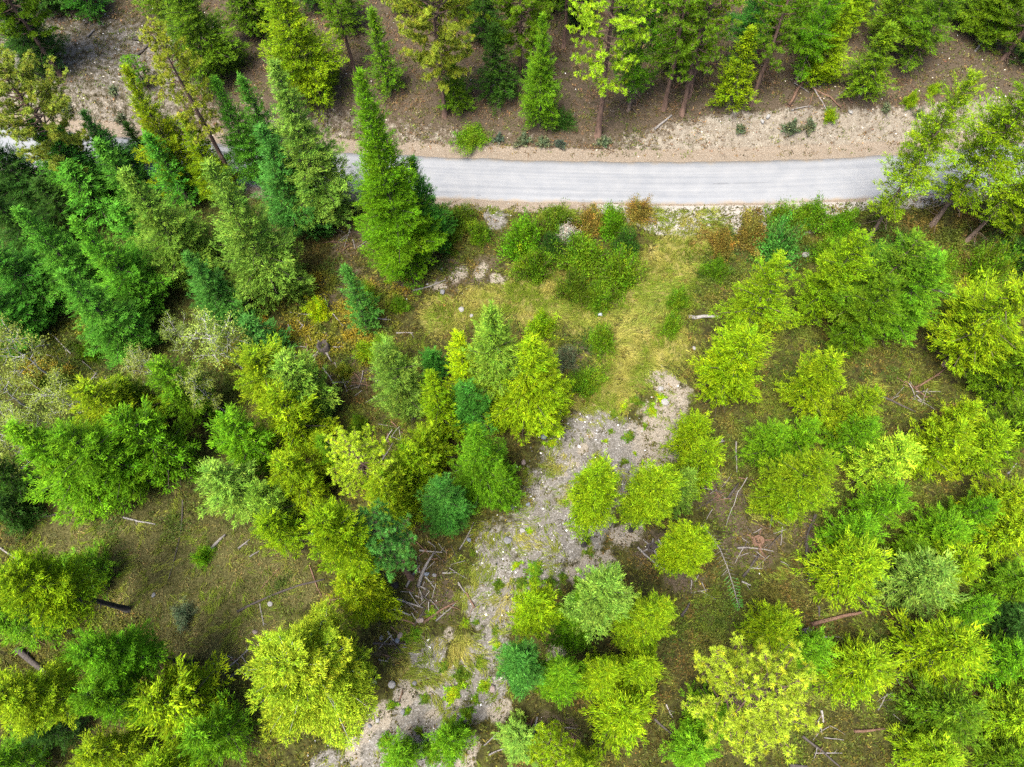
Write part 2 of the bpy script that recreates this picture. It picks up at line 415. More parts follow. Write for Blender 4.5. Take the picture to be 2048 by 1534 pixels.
def cover():
    x, y, z, r = scatter_pts(260000, 11)
    zn, d = zones(x, y)
    u, v, _ = proj(np.stack([x, y, z], -1))
    bare = np.maximum.reduce([np.clip(zn['gravel']*1.35, 0, .9), zn['sand']*.97, zn['bank']*.93, zn['shoulder']*.98, zn['straw']*.6, zn['litter']*np.where(d > 3, .42, .3)])
    clump = fbm(x/1.5, y/1.5, 51)
    keep = (np.abs(d) > 3.35) & (r.uniform(size=len(x)) < (1-bare)*np.clip(.35+1.3*(clump-.25), .1, 1))
    x, y, z, u, v, d, clump = (a[keep] for a in (x, y, z, u, v, d, clump)); zn = {k: a[keep] for k, a in zn.items()}
    n = len(x); K = 6
    hue = fbm(x/4, y/4, 61)[:, None]; hue2 = fbm(x/1.3, y/1.3, 63)[:, None]
    col = lerp((.068, .055, .012), (.076, .104, .009), np.clip((hue-.3)*2.2, 0, 1))
    col = lerp(col, (.14, .092, .022), np.clip((hue2-.52)*3, 0, .8))*np.exp(r.normal(0, .3, (n, 1)))
    left = sstep(700, 300, u)[:, None]*sstep(1050, 900, v)[:, None]
    col = lerp(col, (.045, .085, .012), left*.7)
    dry = zn['dry'][:, None]; col = lerp(col, lerp((.060, .068, .013), (.24, .215, .075), np.clip((hue2-.34)*2.6, 0, 1))*np.exp(r.normal(0, .25, (n, 1))), dry*.85)
    upm = (d > 3)[:, None]*1.0; col = np.where(upm > .5, col*np.exp(r.normal(0, .35, (n, 1))), col); col = lerp(col, lerp((.145, .088, .042), (.085, .105, .018), np.clip((hue2-.40)*4+r.normal(0, .4, (n, 1)), 0, 1))*np.exp(r.normal(0, .35, (n, 1))), upm*.9)
    B = np.repeat(np.stack([x, y, z], 1), K, 0); m = n*K
    B = B+np.stack([r.normal(0, .16, m), r.normal(0, .16, m), r.uniform(0, .10, m)], 1)
    az = r.uniform(0, 2*np.pi, m); el = r.uniform(.1, 1.1, m)
    D = np.stack([np.cos(az)*np.cos(el), np.sin(az)*np.cos(el), np.sin(el)], 1)
    L = r.uniform(.13, .30, m); w = r.uniform(.06, .13, m)
    gr = np.repeat(zn['dry'] > .4, K); L = np.where(gr, L*1.3, L); w = np.where(gr, w*.5, w)
    T = blades(B, D, L, w, r)
    c = np.repeat(col, K, 0); c = c*np.exp(r.normal(0, .28, (m, 1)))*np.exp(r.normal(0, .12, (m, 3)))
    tag(mesh_obj('ground_cover', mesh_tris('ground_cover', T, M_COV, c)), 'low mixed herbs and moss covering the forest floor', 'ground cover', kind='stuff')
cover()

def tall_grass():
    x, y, z, r = scatter_pts(170000, 12)
    zn, d = zones(x, y)
    p = zn['straw']*(1-.9*zn['sand'])*(1-.7*zn['gravel'])
    p = np.maximum(p, .10*zn['dry']); wild = fbm(x/2.4, y/2.4, 171); p = np.maximum(p, .22*sstep(.50, .68, wild)*(1-.8*zn['sand'])); p = np.where(np.abs(d) < 3.6, 0, p)
    keep = (r.uniform(size=len(x)) < p*1.4) & (d < 0)
    x, y, z = x[keep], y[keep], z[keep]; n = len(x); K = 9; m = n*K
    flow = (fbm(x/3.2, y/3.2, 91)*7.5)+1.2
    hue = fbm(x/1.8, y/1.8, 95)[:, None]
    col = lerp((.125, .175, .012), (.29, .255, .055), np.clip((hue-.38)*2.6, 0, 1)*(.45+.55*np.clip(zn['straw'][keep]*2, 0, 1))[:, None])
    B = np.repeat(np.stack([x, y, z], 1), K, 0)+np.stack([r.normal(0, .12, m), r.normal(0, .12, m), np.zeros(m)], 1)
    az = np.repeat(flow, K)+r.normal(0, .28, m); el = r.uniform(.1, .55, m)
    D = np.stack([np.cos(az)*np.cos(el), np.sin(az)*np.cos(el), np.sin(el)], 1)
    L = r.uniform(.45, 1.05, m); w = r.uniform(.035, .06, m)
    T = blades(B, D, L, w, r)
    c = np.repeat(col, K, 0)*np.exp(r.normal(0, .25, (m, 1)))
    tag(mesh_obj('grass', mesh_tris('grass', T, M_COV, c)), 'long straw-yellow grass flattened along the old track and clearing', 'grass', kind='stuff')
tall_grass()

Z_YEL = discs([(520, 590, 45), (560, 640, 55), (610, 600, 50), (640, 660, 55), (590, 690, 50), (690, 690, 50), (740, 600, 35), (720, 640, 40), (660, 560, 30), (470, 690, 35), (460, 620, 25), (780, 590, 30),
               (160, 640, 30), (100, 760, 35), (40, 620, 20), (130, 690, 30), (700, 730, 40), (760, 650, 25)])
Z_THK = discs([(1560, 450, 60), (1640, 440, 60), (1700, 480, 55), (1480, 490, 45), (1430, 500, 45), (1440, 560, 40), (1770, 520, 70), (1850, 530, 70), (1930, 560, 80), (2010, 520, 70), (1900, 470, 60), (1980, 600, 60), (1640, 500, 60),
               (900, 440, 40), (930, 480, 45), (1400, 600, 40), (1190, 700, 40), (1130, 740, 40), (1090, 700, 35), (880, 490, 40), (1920, 640, 60), (1600, 480, 60), (2040, 480, 60)])
def undergrowth(name, Zd, cols, seed, label, hmax, n0, size):
    x, y, z, r = scatter_pts(n0, seed); _, d = zones(x, y)
    m_ = disc_mask(Zd, x, y); cl = fbm(x/1.1, y/1.1, seed+5)
    keep = (r.uniform(size=len(x)) < m_*np.clip((cl-.33)*4, 0.05, 1)) & (d < -3.8)
    x, y, z, cl = x[keep], y[keep], z[keep], cl[keep]; n = len(x); K = 14; m = n*K
    hue = fbm(x/2.5, y/2.5, seed+9)[:, None]; hue = np.clip((hue-.3)*2.5, 0, 1)
    col = lerp(lerp(cols[0], cols[1], np.clip(hue*2, 0, 1)), cols[2], np.clip(hue*2-1, 0, 1))
    hgt = hmax*np.clip((cl-.25)*2, .2, 1)
    q = norm(r.normal(0, 1, (m, 3))); q[:, 2] = np.abs(q[:, 2])
    rad = r.uniform(.5, 1, m)[:, None]
    B = np.repeat(np.stack([x, y, z], 1), K, 0)+q*rad*np.repeat(np.stack([np.full(n, .32), np.full(n, .32), hgt], 1), K, 0)
    D = norm(q+r.normal(0, .6, (m, 3))); L = r.uniform(.7, 1.4, m)*size; w = L*r.uniform(.4, .65, m)
    T = blades(B, D, L, w, r); c = np.repeat(col, K, 0)*np.exp(r.normal(0, .28, (m, 1)))
    tag(mesh_obj(name, mesh_tris(name, T, M_COV, c)), label, 'undergrowth', kind='stuff')
undergrowth('yellow_undergrowth', Z_YEL, [(.055, .090, .010), (.15, .15, .012), (.23, .165, .012)], 21, 'knee-high yellow and orange leafy undergrowth below the tall firs', .8, 260000, .19)
undergrowth('olive_undergrowth', Z_THK, [(.040, .075, .009), (.085, .105, .011), (.15, .10, .02)], 22, 'olive and rusty leafy thicket along the lower road edge', .9, 200000, .19)

Z_LOW = discs([(1600, 800, 70), (1760, 760, 60), (1480, 900, 55), (1680, 1000, 60), (1850, 1000, 70), (1950, 900, 60), (1800, 1100, 60), (1560, 1210, 50), (1700, 1300, 60), (1850, 1400, 70), (1550, 1470, 50), (1980, 1200, 60), (1330, 1260, 45), (200, 1090, 40), (260, 900, 60), (640, 830, 50), (700, 900, 50), (120, 700, 60), (250, 690, 60), (80, 1200, 60), (250, 1330, 60), (1440, 1240, 40), (1640, 660, 60), (820, 820, 45), (60, 1400, 70), (1330, 640, 30), (990, 700, 40), (450, 760, 50), (560, 1190, 30), (330, 1060, 30)])
undergrowth('low_undergrowth', Z_LOW, [(.045, .080, .010), (.080, .115, .011), (.13, .12, .02)], 23, 'low green and olive herbs between the forest trees', .45, 260000, .15)
def gravel():
    x, y, z, r = scatter_pts(190000, 13)
    zn, d = zones(x, y)
    p = np.maximum.reduce([zn['gravel']*.8, zn['sand']*.22, zn['bank']*.6, np.where((d > 3.4) & (d < 9), .10, 0), zn['litter']*np.where((d > 3) & (d < 22), .06, .03), zn['shoulder']*.12])
    p *= np.clip((fbm(x/1.7, y/1.7, 33)-.25)*2.4, .1, 1)
    keep = (r.uniform(size=len(x)) < p) & (np.abs(d) > 3.1)
    x, y, z = x[keep], y[keep], z[keep]; n = len(x); d = d[keep]
    s = .024+.07*r.random(n)**3+.06*(r.random(n) < .07)
    o = np.array([[1, 0, 0], [0, 1, 0], [-1, 0, 0], [0, -1, 0], [0, 0, 1]], float)
    o = np.repeat(o[None], n, 0)*r.uniform(.6, 1.4, (n, 5, 1))
    a = r.uniform(0, 6.28, n); ca, sa = np.cos(a)[:, None], np.sin(a)[:, None]
    vx = o[..., 0]*ca-o[..., 1]*sa*.8; vy = o[..., 0]*sa+o[..., 1]*ca*.8
    Vv = np.stack([vx, vy, o[..., 2]*.8], -1)*s[:, None, None]+np.stack([x, y, z+.005], -1)[:, None, :]
    Fq = np.array([[0, 1, 4], [1, 2, 4], [2, 3, 4], [3, 0, 4]])
    Fc = (np.arange(n)[:, None, None]*5+Fq[None]).reshape(-1, 3)
    g = np.clip(np.exp(r.normal(-1.2, .65, n)), .05, .80)[:, None]*lerp((1, .96, .88), (.96, .97, .98), r.random((n, 1)))
    g = np.where(((d > 3.4) & (d < 11))[:, None], g*np.array([1.12, 1.02, .85]), g)
    tag(mesh_obj('gravel', mesh_np('gravel', Vv.reshape(-1, 3), Fc, M_PEB, np.repeat(g, 4, 0))), 'loose pale gravel and small stones on track and road bank', 'gravel', kind='stuff')
gravel()
# ------------------------------------------------------------------ tree meshes
UP = np.array([0, 0, 1.0])
def rot_about_z(d, a):
    c, s = np.cos(a), np.sin(a)
    return np.stack([d[:, 0]*c-d[:, 1]*s, d[:, 0]*s+d[:, 1]*c, d[:, 2]], 1)
def fir_crown(h, r, cb, seed, p=.8, dens=9.0, step=.30, bl=(.13, .25), bw=.052, droop=.22, lift=52, lumps=.26, nbld=26, wide=.0):
    g = np.random.default_rng(seed)
    nb = int(h*(1-cb)*dens)
    u = ((np.arange(nb)+g.uniform(0, 1, nb))/nb)**1.18               # 0 top, 1 bottom
    t = cb+(1-cb)*(1-u)
    az = np.arange(nb)*2.39996+g.normal(0, .35, nb)
    lump = 1+lumps*np.sin(az*2+g.uniform(0, 6)+t*5)*.5+lumps*np.sin(az*3+t*11+g.uniform(0, 6))*.4
    L = r*np.power(np.minimum(1, u*(1/wide if wide else 1.4)), p)*(1-(.30 if wide else .48)*sstep(wide or .58, 1.0, u))*g.uniform(.66, 1.14, nb)*lump+.18
    e0 = np.radians(lift*(1-u)**.8+2+g.normal(0, 8, nb)); dr = (.08+droop*u)*g.uniform(.6, 1.4, nb)
    bcol = np.exp(g.normal(0, .09, nb)); bhue = np.exp(g.normal(0, .06, nb))
    rad = np.stack([np.cos(az), np.sin(az), np.zeros(nb)], 1); tan = np.stack([-np.sin(az), np.cos(az), np.zeros(nb)], 1)
    def spine(bi, s):
        Lb = L[bi]; hz = Lb*np.cos(e0[bi])*s; vz = Lb*(np.sin(e0[bi])*s-dr[bi]*s*s+.12*s**4)
        P = rad[bi]*hz[:, None]; P[:, 2] += t[bi]*h+vz; return P
    # foliage tufts: along each limb and on its side shoots
    C, D, B, S, E = [], [], [], [], []
    for i in range(nb):
        ns = max(2, int(round(L[i]*.80/step)))
        for k in range(ns):
            s = 1-.85*(k+g.uniform(-.15, .15))/ns; s = min(1.0, max(.12, s))
            half = .42*L[i]*(1-s)**.6
            nq = int(half/(step*.95)); offs = [0.0] if nq == 0 else [o*step*.95+g.normal(0, .06) for o in range(-nq, nq+1)]
            if nq and g.random() < .5: offs.remove(offs[nq])
            c0 = spine(np.array([i]), np.array([s]))[0]
            for o in offs:
                f = abs(o)/(half+.3)
                C.append(c0+tan[i]*o+rad[i]*(.35*abs(o))+np.array([0, 0, -.15*abs(o)+g.normal(0, .06)])); D.append(rad[i]*(.75-.25*f)+tan[i]*np.sign(o)*.7*f+UP*(.42+.3*(1-u[i])))
                B.append(bcol[i]*math.exp(g.normal(0, .13))); S.append(bhue[i]); E.append(1.0 if k == 0 else .0)
    for zt in np.arange(cb*h+.3, h*.97, .24):
        uu = 1-(zt/h-cb)/(1-cb)
        for k in range(2):
            a = g.uniform(0, 6.28); q = np.array([math.cos(a), math.sin(a), 0]); C.append(q*g.uniform(.08, .2+.12*r*uu)+UP*zt); D.append(q*.7+UP*.6); B.append(math.exp(g.normal(0, .13))); S.append(1.0); E.append(0.0)
    C = np.array(C)+g.normal(0, .05, (len(C), 3)); D = norm(np.array(D)); B = np.array(B); S = np.array(S); n = len(C); K = nbld
    ci = np.repeat(np.arange(n), K)
    dd = norm(D[ci]*1.1+g.normal(0, .50, (n*K, 3)))
    st = g.uniform(-.22, .10, n*K)
    base = C[ci]+D[ci]*st[:, None]+g.normal(0, .085, (n*K, 3))
    E = np.array(E)[ci]; base = base+D[ci]*(E*g.uniform(-.05, .14, n*K))[:, None]; Lq = g.uniform(bl[0], bl[1], n*K)*(1+.15*E); w = g.uniform(.65, 1.25, n*K)*bw
    T = blades(base, dd, Lq, w, g)
    tip = np.clip((st+.2)/.30, 0, 1)
    val = B[ci]*(.72+.44*tip)*np.exp(g.normal(0, .20, n*K))
    c = val[:, None]*np.exp(g.normal(0, .06, (n*K, 3))); c[:, 0] *= (.88+.26*tip)*S[ci]     # young shoot ends lean to yellow
    nl = 26; zz = h*(1-.10*np.arange(nl)/nl); a = g.uniform(0, 6.28, nl)
    b = np.zeros((nl, 3)); b[:, 2] = zz; dl = norm(np.stack([np.cos(a)*.7, np.sin(a)*.7, np.full(nl, .8)], 1))
    T = np.concatenate([T, blades(b, dl, np.full(nl, .34), np.full(nl, bw), g)]); c = np.concatenate([c, np.ones((nl, 3))*1.1])
    limbs = [spine(np.full(5, i), np.linspace(.0, .9, 5)) for i in range(0, nb)]
    lr = [np.linspace(.016+.010*L[i], .008, 5) for i in range(0, nb)]
    return T, c, limbs, lr
def trunk_paths(h, r0, g, wob=.15, top=.98):
    n = 9; zz = np.linspace(-.35, h*top, n)
    P = np.stack([np.cumsum(g.normal(0, wob/6, n)), np.cumsum(g.normal(0, wob/6, n)), zz], 1); P[:2, :2] = 0
    P[:, :2] -= P[0, :2]; P[-1, :2] *= .3
    f = np.linspace(0, 1, n); rr = r0*(1-f)**.8+.02; rr[0] *= 1.35; rr[1] *= 1.05
    return P, rr
def dead_limbs(h, z0, z1, n, g, ln):
    out, rr = [], []
    for i in range(n):
        a = g.uniform(0, 6.28); z = g.uniform(z0, z1)*h; l = ln*g.uniform(.4, 1.1); f = np.linspace(0, 1, 4)
        P = np.stack([np.cos(a)*l*f, np.sin(a)*l*f, z+l*(g.uniform(-.25, .2)*f-.25*f*f)], 1); P[1:, :2] += g.normal(0, .05, (3, 2))
        out.append(P); rr.append(np.linspace(.03, .008, 4))
    return out, rr
class Variant: pass
def make_fir(h, r, cb, seed, bark=M_BARK, r0=None, **kw):
    v = Variant(); v.h, v.r = h, r; g = np.random.default_rng(seed+500)
    T, c, limbs, lr = fir_crown(h, r, cb, seed, **kw)
    v.crown = mesh_tris('conifer_crown', T, M_FOL, c)
    P, rr = trunk_paths(h, r0 or .010*h+.05, g)
    d, dr = dead_limbs(h, .05, max(cb+.12, .15), 16, g, min(1.6, r*.8))
    V1, F1 = tubes([P], [rr], 8); V2, F2 = tubes(limbs+d, lr+dr, 3)
    v.trunk = mesh_np('conifer_trunk', np.concatenate([V1, V2]), np.concatenate([F1, F2+len(V1)]), bark, smooth=True)
    return v
def make_pine(h, r, cb, seed, nl=46, tl=(.24, .38), tpl=9, needles=26, bark=M_BARKP, yellow=.25):
    v = Variant(); v.h, v.r = h, r; g = np.random.default_rng(seed)
    P, rr = trunk_paths(h, .010*h+.06, g, .3)
    paths, rad, C, D, B = [P], [rr], [], [], []
    for i in range(nl):
        u = (i+.5)/nl; t = cb+(1-cb)*(1-u)**.9; a = i*2.39996+g.normal(0, .4)
        prof = (min(1, u/.45))**.7*(1-.35*max(0, (u-.65)/.35)); l = r*prof*g.uniform(.6, 1.1)+.35
        n = 6; f = np.linspace(0, 1, n); rise = .55*(1-u)+.08
        Q = np.stack([np.cos(a)*l*f, np.sin(a)*l*f, t*h+l*(rise*f-.25*f+.35*f*f)], 1); Q[1:] += g.normal(0, .05*l, (n-1, 3))*f[1:, None]*.6
        paths.append(Q); rad.append(np.linspace(.02+.016*l, .014, n))
        nt_ = max(4, int(tpl*l/r*1.25)+2)
        for k in range(nt_):
            s = g.uniform(.35, 1.0) if k else 1.0
            j = min(int(s*(n-1)), n-2); q = Q[j]+(Q[j+1]-Q[j])*(s*(n-1)-j)
            o = norm(g.normal(0, 1, 3)); o[2] = abs(o[2])*.6; e = q+o*g.uniform(.15, .55)*(1.0 if k else .15)
            out = norm(e-q+np.array([np.cos(a), np.sin(a), .6])*.5)
            C.append(e); D.append(out); B.append(np.exp(g.normal(0, .22)))
            if k: paths.append(np.stack([q, (q+e)/2+g.normal(0, .03, 3), e])); rad.append(np.array([.016, .012, .008]))
    C, D, B = np.array(C), np.array(D), np.array(B); n = len(C); m = n*needles
    dd = norm(g.normal(0, 1, (m, 3))+np.repeat(D, needles, 0)*.9)
    L = g.uniform(tl[0], tl[1], m); T = blades(np.repeat(C, needles, 0), dd, L, g.uniform(.035, .055, m), g)
    c = np.repeat(B, needles)[:, None]*np.exp(g.normal(0, .18, (m, 1)))*np.ones((1, 3))
    yl = np.repeat(g.random(n) < yellow, needles); c[yl] *= np.array([1.28, 1.05, .9])
    v.crown = mesh_tris('pine_crown', T, M_FOL, c)
    d, dr = dead_limbs(h, cb*.25, cb, 14, g, r*.5); paths += d; rad += dr
    V1, F1 = tubes(paths[:1], rad[:1], 10); V2, F2 = tubes(paths[1:], rad[1:], 4)
    v.trunk = mesh_np('pine_trunk', np.concatenate([V1, V2]), np.concatenate([F1, F2+len(V1)]), bark, smooth=True)
    return v
def make_leafy(h, r, cb, seed, nl=9, leaves=1600, ls=.13, bark=M_BARKW, r0=.09, stems=1, fill=.35):
    """broadleaf with pale bark: limbs fork twice, leaves round the twig ends"""
    v = Variant(); v.h, v.r = h, r; g = np.random.default_rng(seed)
    paths, rad, ends = [], [], []
    P, rr = trunk_paths(h, r0, g, .5, .92); paths.append(P); rad.append(rr)
    for i in range(nl):
        t = cb+(.93-cb)*(i+.3)/nl; a = i*2.4+g.normal(0, .4); j = np.searchsorted(P[:, 2], t*h)-1; s0 = P[j]+(P[j+1]-P[j])*((t*h-P[j, 2])/(P[j+1, 2]-P[j, 2]))
        prof = math.sin(math.pi*min(.95, .28+.68*(t-cb)/(1-cb)))**.7
        l = r*prof*g.uniform(.8, 1.1); n = 5; f = np.linspace(0, 1, n)
        Q = s0+np.stack([np.cos(a)*l*f, np.sin(a)*l*f, l*(.75*f+.1*f*f)], 1)*np.array([1, 1, min(1, (1.0-t)*h/l+.15)]); Q[1:] += g.normal(0, .07*l, (n-1, 3))*f[1:, None]
        paths.append(Q); rad.append(np.linspace(r0*.42, .012, n)); ends.append(Q[-1])
        for k in range(7):
            s = g.uniform(.3, 1); jj = min(int(s*(n-1)), n-2); q = Q[jj]+(Q[jj+1]-Q[jj])*(s*(n-1)-jj)
            o = norm(g.normal(0, 1, 3)+np.array([np.cos(a), np.sin(a), .9])*.7); e = q+o*r*g.uniform(.25, .5)
            paths.append(np.stack([q, (q+e)/2+g.normal(0, .04, 3), e])); rad.append(np.array([.02, .014, .007])); ends.append(e)
            for kk in range(3):
                e2 = e+norm(g.normal(0, 1, 3)+o)*r*g.uniform(.12, .25); qq = q+(e-q)*g.uniform(.4, .9)
                paths.append(np.stack([qq, e2])); rad.append(np.array([.012, .006])); ends.append(e2)
    E = np.array(ends); idx = g.integers(0, len(E), leaves)
    B = E[idx]+g.normal(0, 1, (leaves, 3))*np.array([1, 1, .7])*fill*r*.32
    D = norm(g.normal(0, 1, (leaves, 3))+np.array([0, 0, .2])); L = g.uniform(.7, 1.3, leaves)*ls
    T = blades(B, D, L, L*.75, g); c = (np.exp(g.normal(0, .22, len(E)))[idx]*np.exp(g.normal(0, .2, leaves)))[:, None]*np.ones((1, 3))
    v.crown = mesh_tris('leafy_crown', T, M_FOL, c)
    V1, F1 = tubes(paths, rad, 5); v.trunk = mesh_np('leafy_trunk', V1, F1, bark, smooth=True)
    return v
def make_bush(seed, leaves=3600, ls=.12, flat=.8, wisp=.25, bark=M_LOG['brown'], shoots=64):
    """unit bush: radius about 1; arching shoots leafy on their outer part"""
    v = Variant(); v.h, v.r = 1.0, 1.0; g = np.random.default_rng(seed)
    az = g.uniform(0, 6.28, shoots); el = np.radians(g.uniform(12, 88, shoots)); hot = 1+.28*np.sin(az*2+g.uniform(0, 6))+.2*np.sin(az*3+g.uniform(0, 6))
    l = g.uniform(.55, 1.12, shoots)*hot; root = g.normal(0, .14, (shoots, 3)); root[:, 2] = -.05
    d = np.stack([np.cos(az)*np.cos(el), np.sin(az)*np.cos(el), np.sin(el)*flat*1.35], 1)
    def on(i, s):
        P = root[i]+d[i]*(l[i]*s)[:, None]; P[:, 2] -= (.28*np.cos(el[i])*l[i])*s*s; P[:, 2] = np.maximum(P[:, 2], .02); return P
    i = g.integers(0, shoots, leaves); s = 1-.72*g.random(leaves)**1.3
    B = on(i, s)+g.normal(0, .055+.05*wisp, (leaves, 3)); B[:, 2] = np.maximum(B[:, 2], .02)
    D = norm(d[i]*.8+g.normal(0, .65, (leaves, 3))+np.array([0, 0, .15])); L = g.uniform(.6, 1.4, leaves)*ls
    T = blades(B, D, L, L*g.uniform(.35, .6, leaves), g)
    lc = np.exp(g.normal(0, .28, shoots)); hu = np.exp(g.normal(0, .18, shoots))
    c = (lc[i]*np.exp(g.normal(0, .22, leaves)))[:, None]*np.exp(g.normal(0, .06, (leaves, 3))); c[:, 0] *= hu[i]
    v.crown = mesh_tris('bush_foliage', T, M_FOL, c)
    paths = [on(np.full(4, k), np.linspace(0, .97, 4)) for k in range(shoots)]
    V1, F1 = tubes(paths, [np.array([.018, .014, .009, .004])]*shoots, 3); v.trunk = mesh_np('bush_stems', V1, F1, bark)
    return v

FIRS = []
for i, (h, r, cb, p, kw) in enumerate([
        (7, 2.0, .05, .50, {}), (7.5, 1.6, .06, .60, {}), (10, 2.3, .08, .48, {}), (10.5, 1.8, .08, .62, {}), (13, 2.9, .10, .48, {}), (13, 2.2, .10, .56, {}),
        (16, 2.6, .10, .66, {}), (16.5, 3.4, .10, .55, {}), (20, 3.0, .10, .78, {}), (21, 4.0, .08, .76, {}), (25, 3.6, .08, .82, {}), (13.5, 1.7, .12, .72, {}), (20, 2.2, .14, .80, {})]):
    FIRS.append(make_fir(h, r, cb, 100+i, p=p*(1.08 if h < 17 else .9), dens=8.2 if h < 12 else 7.4 if h < 18 else 7.2, **kw))
CONES = [make_fir(h, r, .06, 150+i, p=p, dens=8.6, wide=.80, lift=56, lumps=.10) for i, (h, r, p) in enumerate([(9, 1.5, .85), (12, 2.0, .85), (15, 2.2, .9), (18, 2.4, .9), (20, 3.2, .85), (23, 2.8, .92), (25, 4.0, .85), (14, 3.0, .8)])]
LOOSE = [make_fir(18, 2.8, .22, 201, bark=M_BARKL, r0=.13, p=.55, dens=5, lumps=.6, droop=.35), make_fir(22, 3.2, .25, 202, bark=M_BARKL, r0=.14, p=.55, dens=4.6, lumps=.7, droop=.4), make_fir(15, 2.4, .15, 203, bark=M_BARKL, r0=.12, p=.5, dens=5.4, lumps=.6)]
UMB = [make_fir(15, 2.7, .42, 421, p=.40, dens=11, bark=M_BARKB, r0=.20), make_fir(12, 2.4, .36, 422, p=.38, dens=11, bark=M_BARKB, r0=.17), make_fir(18, 2.6, .45, 423, p=.42, dens=10, bark=M_BARKB, r0=.22)]
PINES = [make_pine(20, 3.0, .30, 301, 66, tl=(.19, .30), tpl=19, needles=28, yellow=.12), make_pine(24, 3.6, .34, 302, 76, tl=(.19, .30), tpl=20, needles=28, yellow=.12), make_pine(17, 4.2, .28, 303, 90, tl=(.19, .31), tpl=40, needles=34), make_pine(8, 1.8, .12, 304, 40, tl=(.22, .34), tpl=9), make_pine(19, 2.0, .40, 305, 60, tl=(.19, .30), tpl=15, yellow=.1)]
ASPENS = [make_leafy(8, 2.2, .35, 401, leaves=4200), make_leafy(9, 1.8, .4, 402, leaves=3600), make_leafy(11, 2.5, .45, 403, leaves=4400)]
ROUND = [make_fir(15, 5.2, .12, 411, p=.38, dens=13, lift=60, bark=M_BARKW, lumps=.25, nbld=30)]
BUSHES = [make_bush(501+i, leaves=17000, ls=.066, flat=f, wisp=.75, shoots=130) for i, f in enumerate((.8, 1.0, .65, .9, .75))]
SAGE = [make_bush(511+i, leaves=1600, ls=.2, flat=.8, wisp=.2, shoots=70, bark=M_LOG['grey']) for i in range(2)]
TUFT = [make_bush(521+i, leaves=1700, ls=.17, flat=.6, wisp=1.0, shoots=34) for i in range(4)]

COLS = {'Y': (.158, .262, .004), 'G': (.088, .218, .005), 'E': (.046, .172, .014), 'T': (.055, .182, .022), 'P': (.138, .262, .026), 'C': (.066, .215, .014), 'Z': (.255, .355, .018), 'D': (.028, .080, .008), 'O': (.082, .165, .005), 'L': (.25, .38, .003),
        'N': (.185, .235, .018), 'K': (.240, .385, .014), 'S': (.09, .115, .055), 'B': (.06, .085, .055), 'H': (.070, .125, .006), 'W': (.46, .45, .37), 'A': (.165, .215, .030), 'M': (.17, .135, .022)}
CNAME = {'Y': 'yellow-green', 'G': 'bright green', 'E': 'emerald green', 'T': 'bluish green', 'P': 'pale green', 'D': 'dark green', 'O': 'olive green', 'L': 'lime yellow', 'N': 'yellowing', 'C': 'fresh green', 'Z': 'pale yellow', 'H': 'deep green', 'M': 'rusty', 'A': 'pale grey-green',  'K': 'pale yellow', 'S': 'grey-green', 'B': 'grey-blue green'}
ORD = ['', 'first', 'second', 'third', 'fourth', 'fifth', 'sixth', 'seventh', 'eighth', 'ninth', 'tenth', 'eleventh', 'twelfth', 'thirteenth', 'fourteenth', 'fifteenth', 'sixteenth', 'seventeenth', 'eighteenth', 'nineteenth', 'twentieth', 'twenty-first', 'twenty-second', 'twenty-third']

def solve_tree(tx, ty, spec, wpx):
    """tip pixel + (base pixel | height) -> base point, height"""
    d = ray(tx, ty)
    def base_for(h):
        h = np.atleast_1d(np.asarray(h, float)); z = np.full(len(h), .5)
        for k in range(10):
            P = CAM+d*((z+h-H_CAM)/d[2])[:, None]; z = .4*z+.6*terrain(P[:, 0], P[:, 1])
        return np.stack([P[:, 0], P[:, 1], terrain(P[:, 0], P[:, 1])], 1)
    if isinstance(spec, tuple):
        hs = np.arange(3, 29, .5); Bs = base_for(hs); u, v, _ = proj(Bs); i = int(np.argmin((u-spec[0])**2+(v-spec[1])**2))
        h = hs[i]; hm = 4.4*wpx*mpp(Bs[i]+np.array([0, 0, .4*h]))+3
        h = min(h, hm)
    else: h = float(spec)
    B = base_for(h)[0]
    return B, h, wpx*.5*mpp(B+np.array([0, 0, .4*h]))
def pick(vs, h, r):
    return min(vs, key=lambda v: abs(math.log(v.h/h))+1.2*abs(math.log((v.r/v.h)/(r/h)))+.25*random.random())
PLACED = []
